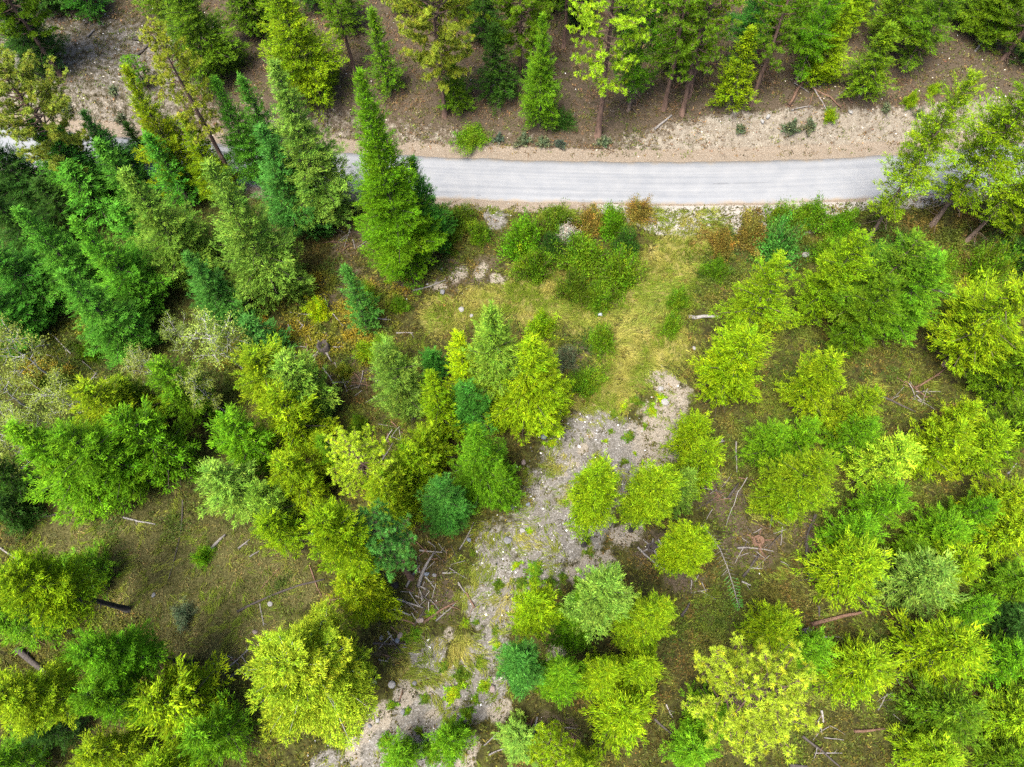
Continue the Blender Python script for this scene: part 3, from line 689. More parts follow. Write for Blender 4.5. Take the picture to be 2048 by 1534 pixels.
def place(kind, tx, ty, spec, wpx, col, note=None):
    if kind in 'FX' and not note and isinstance(spec, tuple):
        dx, dy = tx-spec[0], ty-spec[1]; q = math.hypot(dx, dy); k = min((.10 if ty < 640 and (tx < 900 or ty < 262) else .25)*wpx, .45*q)/max(q, 1); spec = (spec[0]+dx*k, spec[1]+dy*k)
    B, h, r = solve_tree(tx, ty, spec, wpx)
    vs, name, noun = {'F': (FIRS, 'fir_tree', 'fir'), 'X': (LOOSE, 'open_crowned_fir_tree', 'open-crowned fir'), 'U': (UMB, 'bare_trunked_fir_tree', 'bare-trunked fir'), 'P': (PINES, 'pine_tree', 'pine'), 'A': (ASPENS, 'aspen_tree', 'aspen'), 'R': (ROUND, 'poplar_tree', 'broad poplar')}[kind]
    if kind == 'F' and ty < 640 and (tx < 900 or ty < 262): vs = CONES
    elif ty > 640 and not note:
        r *= 1.06
        if kind == 'F': vs = FIRS+CONES
    v = pick(vs, h, r)
    sxy, sz = r/v.r, h/v.h
    t = empty(name, B, random.uniform(0, 6.28)); t.scale = (sxy, sxy, sz)
    t.rotation_euler[0] = random.gauss(0, .018); t.rotation_euler[1] = random.gauss(0, .018)
    mesh_obj('trunk', v.trunk, t)
    j = math.exp(random.gauss(0, .07)); c = COLS[col]; c = (c[0]*j*math.exp(random.gauss(0, .05)), c[1]*j, c[2]*j*math.exp(random.gauss(0, .15)))
    mesh_obj('crown', v.crown, t, c)
    u, vv, _ = proj(B+np.array([0, 0, h*.6]))
    PLACED.append(dict(o=t, kind=kind, noun=noun, col=col, u=float(u), v=float(vv), note=note, h=h, r=r, tx=tx))
    return t

TREES = [
 # slope above the road
 ('P', -110, -170, (116, 147), 150, 'O', 'pine with a long bare reddish trunk at the upper left corner'),
 ('F', -30, -40, (75, 165), 130, 'D'), ('F', 120, -90, (185, 45), 90, 'E'), ('F', 40, -120, (100, 40), 100, 'D'),
 ('F', 325, -75, (445, 165), 160, 'O'), ('F', 540, -80, (645, 212), 165, 'Y'), ('F', 470, -110, (540, 60), 100, 'O'), ('F', 655, -90, (700, 60), 90, 'O'),
 ('P', 258, 115, (296, 175), 42, 'G', 'small young pine alone on the stony slope above the road'),
 ('P', 655, -60, (714, 147), 60, 'O', 'thin dark-trunked pine just above the tallest roadside fir'),
 ('F', 745, 22, (786, 192), 72, 'O'), ('P', 845, -90, (886, 233), 165, 'N'), ('F', 905, 130, (892, 228), 75, 'O'),
 ('P', 1035, -110, (1030, 165), 140, 'O'), ('F', 990, 55, (1010, 205), 95, 'D'), ('F', 960, -60, (975, 90), 90, 'D'),
 ('F', 1082, 25, (1082, 248), 92, 'G', 'slender bright green fir standing alone near the road edge'),
 ('P', 1140, -160, (1134, 97), 80, 'O'), ('F', 1172, -120, (1162, 65), 80, 'D'), ('F', 1120, -120, (1110, 20), 90, 'O'),
 ('P', 1240, -110, (1198, 272), 140, 'K', 'tall pale yellow pine with its trunk foot near the road bank'),
 ('X', 1305, -80, (1275, 238), 125, 'G'), ('P', 1400, -110, (1328, 218), 110, 'O'), ('P', 1445, -100, (1368, 227), 110, 'O'), ('F', 1505, 62, (1452, 222), 90, 'Y'),
 ('P', 1460, -130, (1425, 202), 100, 'Y'), ('X', 1540, -70, (1480, 150), 110, 'E'), ('P', 1615, -110, (1512, 207), 110, 'O'), ('X', 1685, -60, (1590, 178), 100, 'G'), ('F', 1697, 5, (1637, 178), 98, 'Y'),
 ('F', 1790, 55, (1740, 205), 95, 'O'), ('X', 1850, -80, (1760, 120), 120, 'O'), ('X', 1925, -70, (1850, 170), 130, 'O'), ('F', 2060, -80, (1950, 95), 120, 'O'), ('P', 2140, -70, (2008, 115), 110, 'O'), ('F', 2140, 20, (2050, 130), 100, 'D'),
 ('F', 1010, -130, (1010, -10), 90, 'O'), ('F', 800, -110, (830, 30), 90, 'D'), ('F', 1350, -130, (1310, 20), 100, 'O'), ('F', 1640, -130, (1580, 20), 100, 'O'), ('F', 1760, -120, (1690, 30), 100, 'D'),
 ('F', 250, -140, (335, 50), 100, 'O'), ('F', 420, -150, (475, 95), 95, 'O'), ('F', 585, -160, (610, 30), 90, 'D'), ('F', 915, -150, (930, 45), 95, 'O'), ('P', 1065, -170, (1062, 60), 100, 'O'), ('F', 1280, -160, (1250, 70), 90, 'D'), ('X', 1440, -160, (1395, 90), 110, 'O'), ('F', 1590, -140, (1550, 95), 100, 'O'), ('F', 1740, -110, (1700, 100), 105, 'Y'), ('F', 1885, -110, (1825, 70), 110, 'O'), ('F', 1990, -120, (1905, 45), 110, 'O'), ('X', 2100, -120, (2025, 60), 110, 'O'), ('F', 20, -110, (60, 60), 110, 'D'), ('F', 1650, -60, (1610, 110), 80, 'G'), ('F', 1380, -20, (1350, 150), 80, 'O'),
 # tall stand left of the road bend
 ('P', 301, 58, (478, 388), 82, 'N', 'leaning-looking yellow pine with bare lower trunk crossing the road'),
 ('F', 236, 142, (372, 400), 128, 'Y'), ('F', 60, 240, (170, 400), 120, 'C'), ('F', 110, 260, (215, 400), 100, 'E'), ('F', 195, 280, (290, 420), 90, 'C'), ('F', 290, 270, (370, 430), 90, 'C'), ('F', 167, 229, (272, 388), 104, 'T'), ('F', 250, 250, (292, 332), 56, 'D'), ('F', 359, 236, (422, 425), 102, 'Y'), ('F', 424, 156, (518, 392), 107, 'C'), ('F', 482, 153, (548, 315), 75, 'C'),
 ('F', 542, 128, (637, 475), 170, 'P'), ('F', 520, 258, (622, 472), 151, 'T'), ('P', -15, 130, (150, 420), 165, 'N'), ('F', 130, 330, (217, 458), 122, 'C'), ('F', 27, 419, (192, 622), 133, 'C'), ('F', 153, 437, (332, 610), 139, 'C'),
 ('F', 225, 413, (312, 525), 87, 'C'), ('F', 252, 340, (402, 562), 162, 'P'), ('F', 410, 330, (562, 612), 180, 'P'), ('F', -40, 270, (90, 430), 145, 'D'), ('F', -50, 470, (110, 640), 151, 'E'), ('F', -30, 380, (100, 525), 128, 'D'), ('F', -70, 560, (60, 700), 139, 'E'),
 ('F', -60, 330, (30, 440), 128, 'D'), ('F', 70, 360, (150, 480), 93, 'D'),
 ('F', 714, 150, (792, 550), 188, 'G', 'tallest bright green fir standing alone against the road'), ('F', 826, 312, (838, 520), 116, 'E'),
 ('F', 372, 508, (480, 650), 116, 'T'), ('F', 492, 638, (566, 708), 102, 'T'), ('F', 118, 546, (272, 722), 148, 'C'), ('F', 690, 536, (714, 662), 70, 'T', 'narrow bluish fir sapling in the yellow undergrowth'),
 # aspens on the left
 ('A', 408, 640, (487, 738), 92, 'A'), ('A', 338, 652, (400, 708), 52, 'A'), ('A', 262, 715, (330, 800), 54, 'A'), ('A', 378, 748, (428, 854), 56, 'A'), ('A', -15, 672, (138, 747), 84, 'A'), ('A', 88, 782, (190, 865), 80, 'A'), ('A', -10, 865, (100, 930), 90, 'A'), ('A', 20, 825, (120, 890), 60, 'A'), ('A', -30, 760, (70, 800), 80, 'A'),
 # left middle clump
 ('F', 160, 772, (318, 905), 145, 'Y'), ('F', 314, 734, (420, 872), 115, 'G'), ('F', 236, 764, (330, 860), 90, 'O'), ('F', 243, 840, (372, 990), 150, 'G'), ('F', 24, 853, (250, 1035), 195, 'G'), ('F', 133, 853, (310, 1025), 150, 'G'), ('F', -40, 930, (90, 1030), 110, 'D'), ('F', -30, 1000, (60, 1060), 90, 'D'),
 # centre left
 ('F', 495, 710, (620, 850), 158, 'Y'), ('F', 565, 722, (650, 865), 142, 'P'), ('F', 550, 788, (655, 900), 142, 'Y'), ('F', 441, 840, (550, 960), 128, 'G'), ('F', 632, 870, (692, 935), 75, 'Y'), ('F', 560, 912, (655, 1010), 118, 'Y'), ('F', 420, 936, (525, 1045), 130, 'P'), ('F', 513, 986, (592, 1062), 104, 'P'),
 ('F', 530, 1042, (600, 1110), 96, 'Y'), ('P', 688, 878, (752, 1012), 112, 'K', 'pale yellow tufted pine among the centre firs'),
 ('F', 765, 680, (802, 765), 78, 'O'), ('F', 776, 702, (832, 865), 122, 'P'), ('F', 858, 750, (900, 890), 98, 'Y'), ('F', 858, 704, (880, 770), 66, 'E'), ('F', 922, 672, (940, 800), 92, 'L', 'lime-yellow larch-like fir, brightest in the centre'),
 ('F', 989, 622, (1008, 850), 150, 'P'), ('F', 1048, 674, (1048, 875), 178, 'Y'), ('F', 935, 768, (962, 880), 100, 'E'), ('F', 1092, 735, (1078, 870), 105, 'Y'), ('F', 950, 860, (986, 1015), 136, 'G'), ('F', 1010, 935, (1010, 1020), 60, 'G'), ('F', 850, 868, (882, 952), 98, 'Y'), ('F', 813, 898, (842, 1005), 112, 'Y'), ('F', 757, 965, (802, 1085), 135, 'Y'),
 ('F', 868, 976, (902, 1085), 112, 'T'), ('U', 655, 1028, (796, 1166), 125, 'Y'), ('P', 735, 1048, (812, 1166), 95, 'T', 'bluish tufted pine with charred trunk beside the brush pile'), ('F', 700, 1163, (785, 1245), 135, 'Y'),
 ('F', 640, 870, (700, 960), 70, 'G'),
 # bottom left
 ('U', 15, 1150, (252, 1229), 145, 'Y'), ('F', 120, 1128, (215, 1200), 110, 'G'), ('F', -30, 1225, (130, 1295), 145, 'G'), ('U', 172, 1285, (382, 1336), 125, 'G'), ('U', 170, 1405, (350, 1430), 120, 'G'), ('F', 300, 1400, (460, 1430), 190, 'Y'), ('F', 385, 1468, (520, 1490), 130, 'G'), ('U', -20, 1395, (225, 1460), 145, 'Y'), ('F', 165, 1512, (330, 1505), 130, 'Y'), ('F', -25, 1525, (110, 1515), 120, 'G'), ('F', 290, 1540, (420, 1525), 120, 'Y'), ('F', 60, 1460, (180, 1470), 90, 'D'),
 ('R', 560, 1330, 16, 275, 'K', 'broad bright yellow-green crown with pale twigs, largest at the bottom'),
 # bottom centre
 ('U', 1080, 1193, (1106, 1306), 102, 'Y'), ('U', 1222, 1172, (1178, 1312), 128, 'P'), ('F', 1160, 1215, (1150, 1310), 90, 'G'), ('F', 1330, 1205, (1245, 1312), 115, 'Y'), ('U', 1045, 1308, (1057, 1442), 104, 'T'), ('F', 1135, 1338, (1112, 1450), 104, 'G'), ('F', 1215, 1335, (1190, 1420), 95, 'Y'), ('F', 1312, 1328, (1260, 1410), 110, 'Y'), ('F', 1255, 1425, (1210, 1470), 145, 'Y'),
 ('F', 1035, 1480, (1045, 1520), 100, 'P'), ('P', 1110, 1495, 9, 80, 'Y', 'small yellow tufted pine at the bottom edge'), ('F', 790, 1510, (840, 1525), 90, 'G'), ('F', 885, 1490, (930, 1520), 100, 'G'), ('F', 1180, 1545, 8, 80, 'Y'),
 # right of the gravel track
 ('U', 1210, 946, (1230, 1108), 124, 'Y', 'rounded fir on a bare dark trunk beside the gravel track'), ('U', 1322, 944, (1290, 1075), 118, 'Y'), ('F', 1400, 843, (1358, 930), 98, 'Y'), ('F', 1420, 890, (1368, 988), 110, 'Y'), ('F', 1382, 945, (1340, 1030), 75, 'P'), ('U', 1404, 1072, (1355, 1160), 112, 'Y'),
 ('F', 1498, 672, (1440, 790), 165, 'Y', 'wide rounded yellow-green fir beside the upper end of the gravel track'), ('F', 1673, 711, (1570, 838), 118, 'Y'), ('F', 1744, 788, (1640, 892), 100, 'Y'), ('F', 1563, 860, (1490, 932), 100, 'G'), ('F', 1628, 847, (1560, 918), 80, 'G'), ('F', 1742, 847, (1660, 932), 105, 'G'), ('F', 1636, 922, (1520, 1062), 148, 'Y'),
 ('F', 1808, 888, (1702, 985), 130, 'K'), ('F', 1795, 985, (1705, 1062), 105, 'G'), ('F', 1918, 860, (1805, 962), 130, 'Y'), ('F', 2008, 860, (1892, 962), 122, 'Y'), ('F', 1955, 808, (1830, 870), 85, 'Y'), ('F', 2080, 830, (1962, 942), 125, 'O'),
 ('X', 1565, 518, (1462, 708), 130, 'Y'), ('F', 1715, 478, (1588, 676), 140, 'Y'), ('X', 1835, 478, (1664, 695), 180, 'O'), ('F', 1878, 522, (1716, 712), 165, 'G'), ('X', 2065, 575, (1880, 800), 200, 'Y'), ('F', 1790, 560, (1690, 760), 130, 'O'), ('F', 2110, 690, (1960, 860), 150, 'O'),
 # roadside trees at the right edge
 ('X', 1960, 160, (1729, 493), 150, 'Y', 'tall tree whose bare trunk rises across the road at its right end'), ('X', 2105, 150, (1878, 493), 195, 'Y'), ('X', 2170, 220, (1925, 488), 150, 'Y'), ('F', 2130, 330, (1990, 500), 130, 'O'), ('F', 2150, 440, (2020, 560), 120, 'D'),
 # lower right forest
 ('F', 1735, 1048, (1640, 1115), 118, 'G'), ('F', 1742, 1112, (1625, 1202), 155, 'Y'), ('F', 1915, 1048, (1815, 1105), 120, 'G'), ('F', 1942, 1118, (1830, 1180), 130, 'Y'), ('F', 1890, 1150, (1765, 1240), 155, 'P'), ('F', 1975, 1212, (1890, 1250), 80, 'G'), ('F', 1942, 1288, (1780, 1350), 170, 'Y'), ('F', 1752, 1330, (1650, 1380), 150, 'Y'), ('F', 1575, 1250, (1500, 1310), 115, 'Y'), ('F', 1640, 1300, (1560, 1350), 110, 'G'),
 ('P', 1555, 1388, (1390, 1412), 184, 'Z', 'large pale yellow pine with big needle tufts at the lower right'),
 ('F', 1440, 1428, (1370, 1470), 125, 'G'), ('F', 1400, 1500, (1340, 1520), 110, 'G'), ('F', 2045, 1310, (1930, 1350), 120, 'G'), ('F', 1945, 1428, (1800, 1445), 155, 'O'), ('F', 2070, 1440, (1940, 1450), 145, 'Y'), ('F', 1900, 1512, (1790, 1505), 135, 'Y'), ('F', 2065, 1045, (1955, 1120), 140, 'Y'), ('F', 2060, 1160, (1960, 1210), 125, 'O'), ('F', 2050, 985, (1935, 1080), 120, 'Y'), ('F', 2080, 1240, (1980, 1290), 110, 'D'), ('F', 2050, 1530, (1940, 1520), 130, 'O'), ('F', 2110, 1370, (2000, 1400), 110, 'O'), ('F', 1850, 1090, (1770, 1150), 80, 'O'), ('F', 1980, 1010, (1890, 1080), 90, 'G'),
]
for a in TREES: place(*a)

# labels: region + count from the left, so that each names one tree
REG = [(-999, -999, 700, 250, 'on the slope above the road, left part'), (700, -999, 1230, 262, 'on the slope above the middle of the road'), (1230, -999, 1480, 262, 'above the road where the pale bank begins'), (1480, -999, 1720, 262, 'above the pale cut bank'), (1720, -999, 2999, 200, 'above the right end of the road'),
       (1480, 180, 2999, 500, 'overhanging the right end of the road'), (-999, 120, 180, 640, 'along the left edge below the road bend'), (180, 120, 470, 640, 'in the tall stand hiding the road'), (470, 120, 900, 690, 'beside the road left of the clearing'),
       (-999, 560, 480, 800, 'below the tall stand at the left'), (-999, 780, 430, 1060, 'in the dense left clump'), (400, 680, 730, 960, 'left of the centre clump'), (730, 600, 1140, 870, 'in the centre clump below the clearing'), (400, 900, 730, 1130, 'above the dry meadow'), (620, 850, 1100, 1260, 'between dry meadow and gravel track'),
       (-999, 1060, 470, 1340, 'left of the dry meadow'), (-999, 1300, 700, 1999, 'in the bottom left corner'), (700, 1150, 1180, 1999, 'at the bottom beside the gravel track'), (1100, 1150, 1420, 1999, 'in the bottom middle clump'), (1120, 800, 1480, 1200, 'on the right side of the gravel track'),
       (1380, 480, 1800, 720, 'below the roadside thicket'), (1780, 480, 2999, 800, 'at the right edge below the road'), (1380, 640, 1800, 830, 'right of the straw-coloured grass path'), (1440, 800, 1760, 1040, 'in the right middle forest'), (1740, 780, 2999, 960, 'at the right edge, middle height'), (1720, 940, 2999, 1160, 'at the right edge, lower middle'),
       (1480, 1040, 1760, 1260, 'beside the mossy glade at lower right'), (1740, 1140, 2999, 1330, 'right of the mossy glade'), (1420, 1240, 1760, 1999, 'around the large pale pine'), (1740, 1300, 2999, 1999, 'in the bottom right corner')]
GRP = {}
for p_ in PLACED:
    for q in REG:
        if q[0] <= p_['u'] < q[2] and q[1] <= p_['v'] < q[3]: p_['reg'] = q[4]; break
    else: p_['reg'] = 'out at the forest edge'
    GRP.setdefault((p_['reg'], p_['noun'], p_['col']), []).append(p_)
for (reg, noun, col), L in GRP.items():
    L.sort(key=lambda q: q['u'])
    for i, q in enumerate(L):
        if q['note']: lab = q['note']
        elif len(L) == 1: lab = f"{CNAME[col]} {noun} {reg}"
        else: lab = f"{CNAME[col]} {noun} {reg}, {ORD[i+1]} such from left"
        tag(q['o'], lab, {'F': 'fir tree', 'X': 'fir tree', 'U': 'fir tree', 'P': 'pine tree', 'A': 'aspen tree', 'R': 'poplar tree'}[q['kind']], {'F': 'firs of the forest', 'X': 'firs of the forest', 'U': 'firs of the forest', 'P': 'pines of the forest', 'A': 'aspens below the tall stand', 'R': None}[q['kind']])
#__SMALL__
# ------------------------------------------------------------------ shrubs
def bush(px, py, wpx, col, label, kind='B', hf=1.45, name='bush', cat='bush', group='bushes of the clearing'):
    P = at(px, py); m = mpp(P); r = wpx*.5*m
    P = at(px, py+wpx*.18)
    v = random.choice({'B': BUSHES, 'S': SAGE, 'T': TUFT}[kind])
    t = empty(name, P, random.uniform(0, 6.28)); s = r/.92; t.scale = (s*random.uniform(.8, 1.2), s*random.uniform(.8, 1.2), s*hf*random.uniform(.9, 1.1))
    mesh_obj('stems', v.trunk, t)
    j = math.exp(random.gauss(0, .08)); mesh_obj('foliage', v.crown, t, tuple(c*j for c in COLS[col]))
    return tag(t, label, cat, group)
for a in [
 (1045, 480, 100, 'G', 'rounded green willow bush at the left end of the roadside thicket'), (1068, 535, 70, 'O', 'small fresh green bush at the front foot of the willow thicket'),
 (1112, 440, 75, 'H', 'green bush behind the white-flowered shrub'), (1105, 492, 64, 'D', 'dark green bush just below the white-flowered shrub'),
 (1165, 510, 95, 'O', 'tangled green willow bush in the middle of the thicket'), (1150, 575, 85, 'H', 'twiggy willow bush at the lowest point of the thicket'),
 (1220, 446, 80, 'G', 'upright green willow nearest the road edge'), (1245, 490, 66, 'D', 'green willow bush beside the straw grass path'), (1235, 545, 90, 'O', 'lighter green willow bush overhanging the straw grass path'), (1195, 595, 70, 'O', 'drooping willow bush above the white bucket'),
 (1275, 425, 55, 'M', 'rusty dry bush between road and thicket'), (1180, 445, 55, 'M', 'brownish dry bush inside the willow thicket'),
 (920, 440, 60, 'H', 'green bush right of the tallest fir'), (890, 480, 60, 'O', 'low olive bush at the foot of the tallest fir'), (960, 470, 55, 'O', 'dull olive bush left of the willow thicket'), (870, 435, 40, 'E', 'small dark bush touching the tallest fir'),
 (1080, 650, 58, 'Y', 'small yellow-green bush alone behind the centre firs'), (1168, 760, 60, 'O', 'dull olive bush where grass meets gravel'), (1200, 680, 60, 'O', 'straggly bush in the middle of the clearing'), (1130, 715, 50, 'S', 'greyish bush right of the centre firs'),
 (1440, 485, 62, 'M', 'rusty brown bush right of the straw grass path'), (1498, 462, 66, 'M', 'orange-brown bush at the lower road edge'), (1425, 540, 55, 'O', 'olive bush beside the bend of the grass path'),
 (1560, 440, 62, 'O', 'olive bush at the pale lower road shoulder'), (1615, 435, 66, 'O', 'leafy olive bush beside the pale road shoulder'), (1672, 450, 72, 'G', 'green bush in front of the leaning bare trunk'), (1735, 510, 60, 'E', 'green bush at the foot of the leaning bare trunk'), (1650, 500, 60, 'O', 'low olive bush behind the bluish sapling'),
 (1545, 495, 95, 'T', 'bluish green sapling spreading low in the roadside thicket'), (1800, 500, 80, 'D', 'dark bush between the roadside trunks'), (1860, 545, 80, 'O', 'olive bush below the two leaning trunks'), (1960, 540, 90, 'O', 'broad olive bush near the right edge'), (1920, 620, 75, 'Y', 'yellow-green bush below the roadside trunks'), (2030, 500, 80, 'D', 'dark bush at the right edge below the road'),
 (1355, 600, 52, 'O', 'olive bush at the near end of the white log'), (1340, 650, 45, 'O', 'low bush left of the white log'),
 (742, 700, 55, 'Y', 'yellow bush beside the charred stump'), (735, 590, 45, 'O', 'small olive bush below the tallest fir'), (800, 610, 40, 'O', 'low olive bush at the left of the clearing'), (590, 560, 45, 'N', 'yellowing bush below the pale fir'), (640, 620, 45, 'L', 'golden bush in the yellow undergrowth'), (560, 690, 42, 'L', 'golden bush beside the small bluish fir'), (690, 740, 40, 'N', 'yellowing bush just below the charred stump'),
 (410, 1110, 38, 'G', 'small green bush alone in the dry meadow'), (370, 1225, 42, 'S', 'pale grey-green bush in the dry meadow'), (30, 690, 60, 'O', 'olive bush at the left edge under the aspens'), (120, 770, 60, 'O', 'olive bush below the leaning white aspen'), (190, 700, 50, 'O', 'low bush below the tall left firs'), (20, 980, 70, 'E', 'dark green bush at the left edge'), (60, 1030, 70, 'D', 'dark bush above the dry meadow at the left edge'), (150, 1320, 60, 'O', 'olive bush between the bottom left firs'), (640, 960, 50, 'O', 'olive bush under the centre left firs'), (720, 850, 50, 'O', 'dull bush under the pale centre fir'),
 (945, 263, 72, 'O', 'broad green bush on top of the road bank', 'B', .6), (1128, 243, 40, 'D', 'small dark bush behind the road bank'), (1816, 202, 36, 'Y', 'little yellow-green bush on the pale slope'), (1864, 178, 28, 'Y', 'smallest bright bush high on the pale slope'), (1656, 232, 34, 'Y', 'fresh green bush over the top of the pale cut bank'),
]: bush(*a)
bush(1131, 470, 44, 'W', 'white-flowered shrub in the middle of the willow thicket', hf=1.7)
for px, py, w, col, lab in [(998, 274, 24, 'B', 'dark bluish bush, first right of the broad bank bush'), (1047, 277, 38, 'S', 'grey-green bush, largest of the row above the pale bank line'), (1086, 281, 30, 'S', 'grey-green bush right of the largest bank bush'), (1120, 287, 24, 'B', 'small dark bush at the right end of the bank row'), (1206, 282, 32, 'S', 'dark bush at the foot of the tall pale yellow pine'),
                            (1580, 253, 44, 'S', 'spiky grey bush at the top of the pale cut bank'), (1618, 250, 34, 'S', 'second spiky grey bush on the pale cut bank'), (1480, 256, 26, 'S', 'small grey bush at the left end of the pale bank'), (1837, 226, 26, 'S', 'grey bush high at the right of the pale bank'), (1770, 215, 24, 'S', 'grey bush midway up the right slope'), (228, 180, 24, 'S', 'dark grey bush on the stony slope above the left bend'), (135, 215, 36, 'S', 'dark bush above the left end of the road'), (245, 235, 26, 'S', 'dark bush touching the left road bend')]:
    bush(px, py, w, col, lab, 'S', .8, 'sage_bush', 'bush', 'low bushes on the road bank')
TR = [(1247, 806, 28), (1275, 798, 26), (1228, 826, 20), (1258, 869, 25), (1322, 793, 24), (1303, 815, 24), (1210, 880, 13), (1249, 920, 15), (1200, 927, 22), (1212, 945, 18), (1131, 822, 18), (1100, 884, 24), (1270, 905, 12), (1285, 925, 10), (1222, 860, 14), (1172, 960, 14), (1290, 850, 16), (1098, 868, 16),
      (1172, 1078, 20), (1178, 1100, 22), (1058, 1060, 16), (997, 1166, 30), (1042, 1162, 26), (1070, 1135, 34), (1068, 1160, 30), (1100, 1160, 28), (1126, 1150, 26), (1154, 1160, 20), (1095, 1185, 24), (1034, 1125, 20), (945, 1105, 16), (1075, 1200, 30), (1120, 1185, 16),
      (930, 1243, 20), (952, 1242, 16), (990, 1258, 18), (863, 1222, 22), (993, 1288, 18), (925, 1345, 44), (888, 1328, 24), (962, 1320, 26), (968, 1366, 30), (910, 1375, 36), (934, 1420, 30), (930, 1455, 32), (850, 1395, 20), (786, 1405, 20), (815, 1420, 16), (900, 1400, 16), (950, 1395, 18), (770, 1475, 30), (830, 1265, 30), (808, 1270, 22), (1030, 1255, 18), (860, 1495, 44), (840, 1460, 18), (900, 1440, 16)]
LM = [('the upper end of the gravel track', 1250, 830), ('the pale bare patch beside the track', 1290, 900), ('the middle of the gravel track', 1120, 900), ('the bare dark trunk beside the track', 1190, 1080), ('the wide bend of the gravel track', 1080, 1160), ('the brush pile', 880, 1230), ('the lower wheel tracks', 900, 1400), ('the bottom edge of the track', 820, 1480)]
def track_labels():
    g = {}
    for px, py, w in TR:
        k = min(LM, key=lambda l: (l[1]-px)**2+(l[2]-py)**2)[0]; g.setdefault(k, []).append((px, py, w))
    for k, L in g.items():
        L.sort()
        for i, (px, py, w) in enumerate(L):
            size = 'tiny' if w < 17 else 'small' if w < 25 else 'spreading'
            bush(px, py, w*1.1, random.choice('OOHHHY'), f'{size} green plant by {k}, {ORD[i+1]} from left', 'T', .55, 'track_plant', 'plant', 'green plants along the gravel track')
track_labels()

# ------------------------------------------------------------------ stones
def stone_mesh(seed):
    import bmesh
    g = random.Random(seed); bm = bmesh.new(); bmesh.ops.create_icosphere(bm, subdivisions=2, radius=1)
    ax = [Vector((g.gauss(0, 1), g.gauss(0, 1), g.gauss(0, 1))).normalized() for _ in range(9)]; off = [g.uniform(.62, .95) for _ in ax]
    for v in bm.verts:
        for a, o in zip(ax, off):
            d = v.co.dot(a)
            if d > o: v.co -= a*(d-o)*.85
    me = bpy.data.meshes.new('stone'); bm.to_mesh(me); bm.free(); me.materials.append(M_ROCK)
    for p in me.polygons: p.use_smooth = False
    return me
STONES = [stone_mesh(i) for i in range(7)]
def stone(px, py, wpx, tint, label):
    P = at(px, py); s = wpx*.5*mpp(P)*1.1
    o = mesh_obj('stone', random.choice(STONES), None, tint); o.location = P+np.array([0, 0, s*.25]); o.scale = (s, s*random.uniform(.7, 1), s*random.uniform(.5, .75)); o.rotation_euler = (0, 0, random.uniform(0, 6.28))
    tag(o, label, 'stone', 'stones')
GRY, BLU, PNK, WHT = (.55, .55, .57), (.44, .51, .62), (.76, .60, .53), (.88, .86, .82)
for a in [(1119, 825, 12, BLU, 'bluish stone at the upper left of the gravel track'), (1088, 874, 14, BLU, 'blue-grey stone at the right foot of the centre firs'), (1047, 925, 12, PNK, 'pinkish stone below the centre firs'), (1056, 1009, 10, BLU, 'small blue stone on the left of the track'), (1025, 1014, 13, GRY, 'flat grey stone at the left track edge'), (1045, 1061, 11, WHT, 'round pale stone in the middle of the track'),
          (1016, 1081, 16, GRY, 'broad flat stone half sunk in the track'), (853, 1148, 13, BLU, 'blue-grey stone in the brush pile'), (869, 1151, 10, GRY, 'small grey stone beside the brush pile'), (840, 1241, 17, PNK, 'pink boulder at the foot of the brush pile'), (800, 1271, 14, PNK, 'pinkish stone below the brush pile'), (795, 1281, 12, BLU, 'bluish stone touching the pinkish one'), (763, 1276, 10, GRY, 'grey stone beside the crossed black sticks'),
          (749, 1363, 12, GRY, 'grey stone right of the broad yellow-green crown'), (784, 1369, 15, WHT, 'pale stone with a shaded side left of the track'), (829, 1367, 10, GRY, 'grey stone beside the left wheel track'), (985, 1378, 14, PNK, 'pale brown stone left of the bottom bluish fir'), (806, 1424, 11, GRY, 'grey stone on the left wheel track'), (755, 1440, 10, WHT, 'white stone on the lower wheel track'), (740, 1452, 9, GRY, 'small grey stone on the lower wheel track'), (622, 1069, 13, GRY, 'grey stone under the pale firs above the meadow'), (541, 1208, 11, WHT, 'white stone beside the long dark pole'), (511, 1264, 11, PNK, 'pinkish stone at the meadow edge'), (308, 1190, 10, GRY, 'grey stone in the middle of the dry meadow'), (938, 1080, 10, BLU, 'blue-grey stone by the leaning grey stick'),
          (1536, 234, 11, WHT, 'pale stone at the top of the cut bank'), (1524, 244, 10, WHT, 'white stone on the cut bank left of the spiky bushes'), (1700, 225, 10, WHT, 'pale stone on the cut bank below the dead branches'), (923, 620, 12, WHT, 'white stone in the left clearing'), (943, 632, 9, WHT, 'small white stone in the left clearing'), (884, 540, 11, GRY, 'grey stone on the bare patch of the clearing'), (1330, 805, 16, WHT, 'pale slab stone on the bare patch'), (1322, 778, 12, WHT, 'pale stone at the top of the bare patch'), (885, 585, 12, GRY, 'broken grey stone in the clearing'), (1388, 697, 9, WHT, 'small white stone at the grass path edge'), (1611, 510, 15, WHT, 'pale angular stone in the roadside thicket')]: stone(*a)

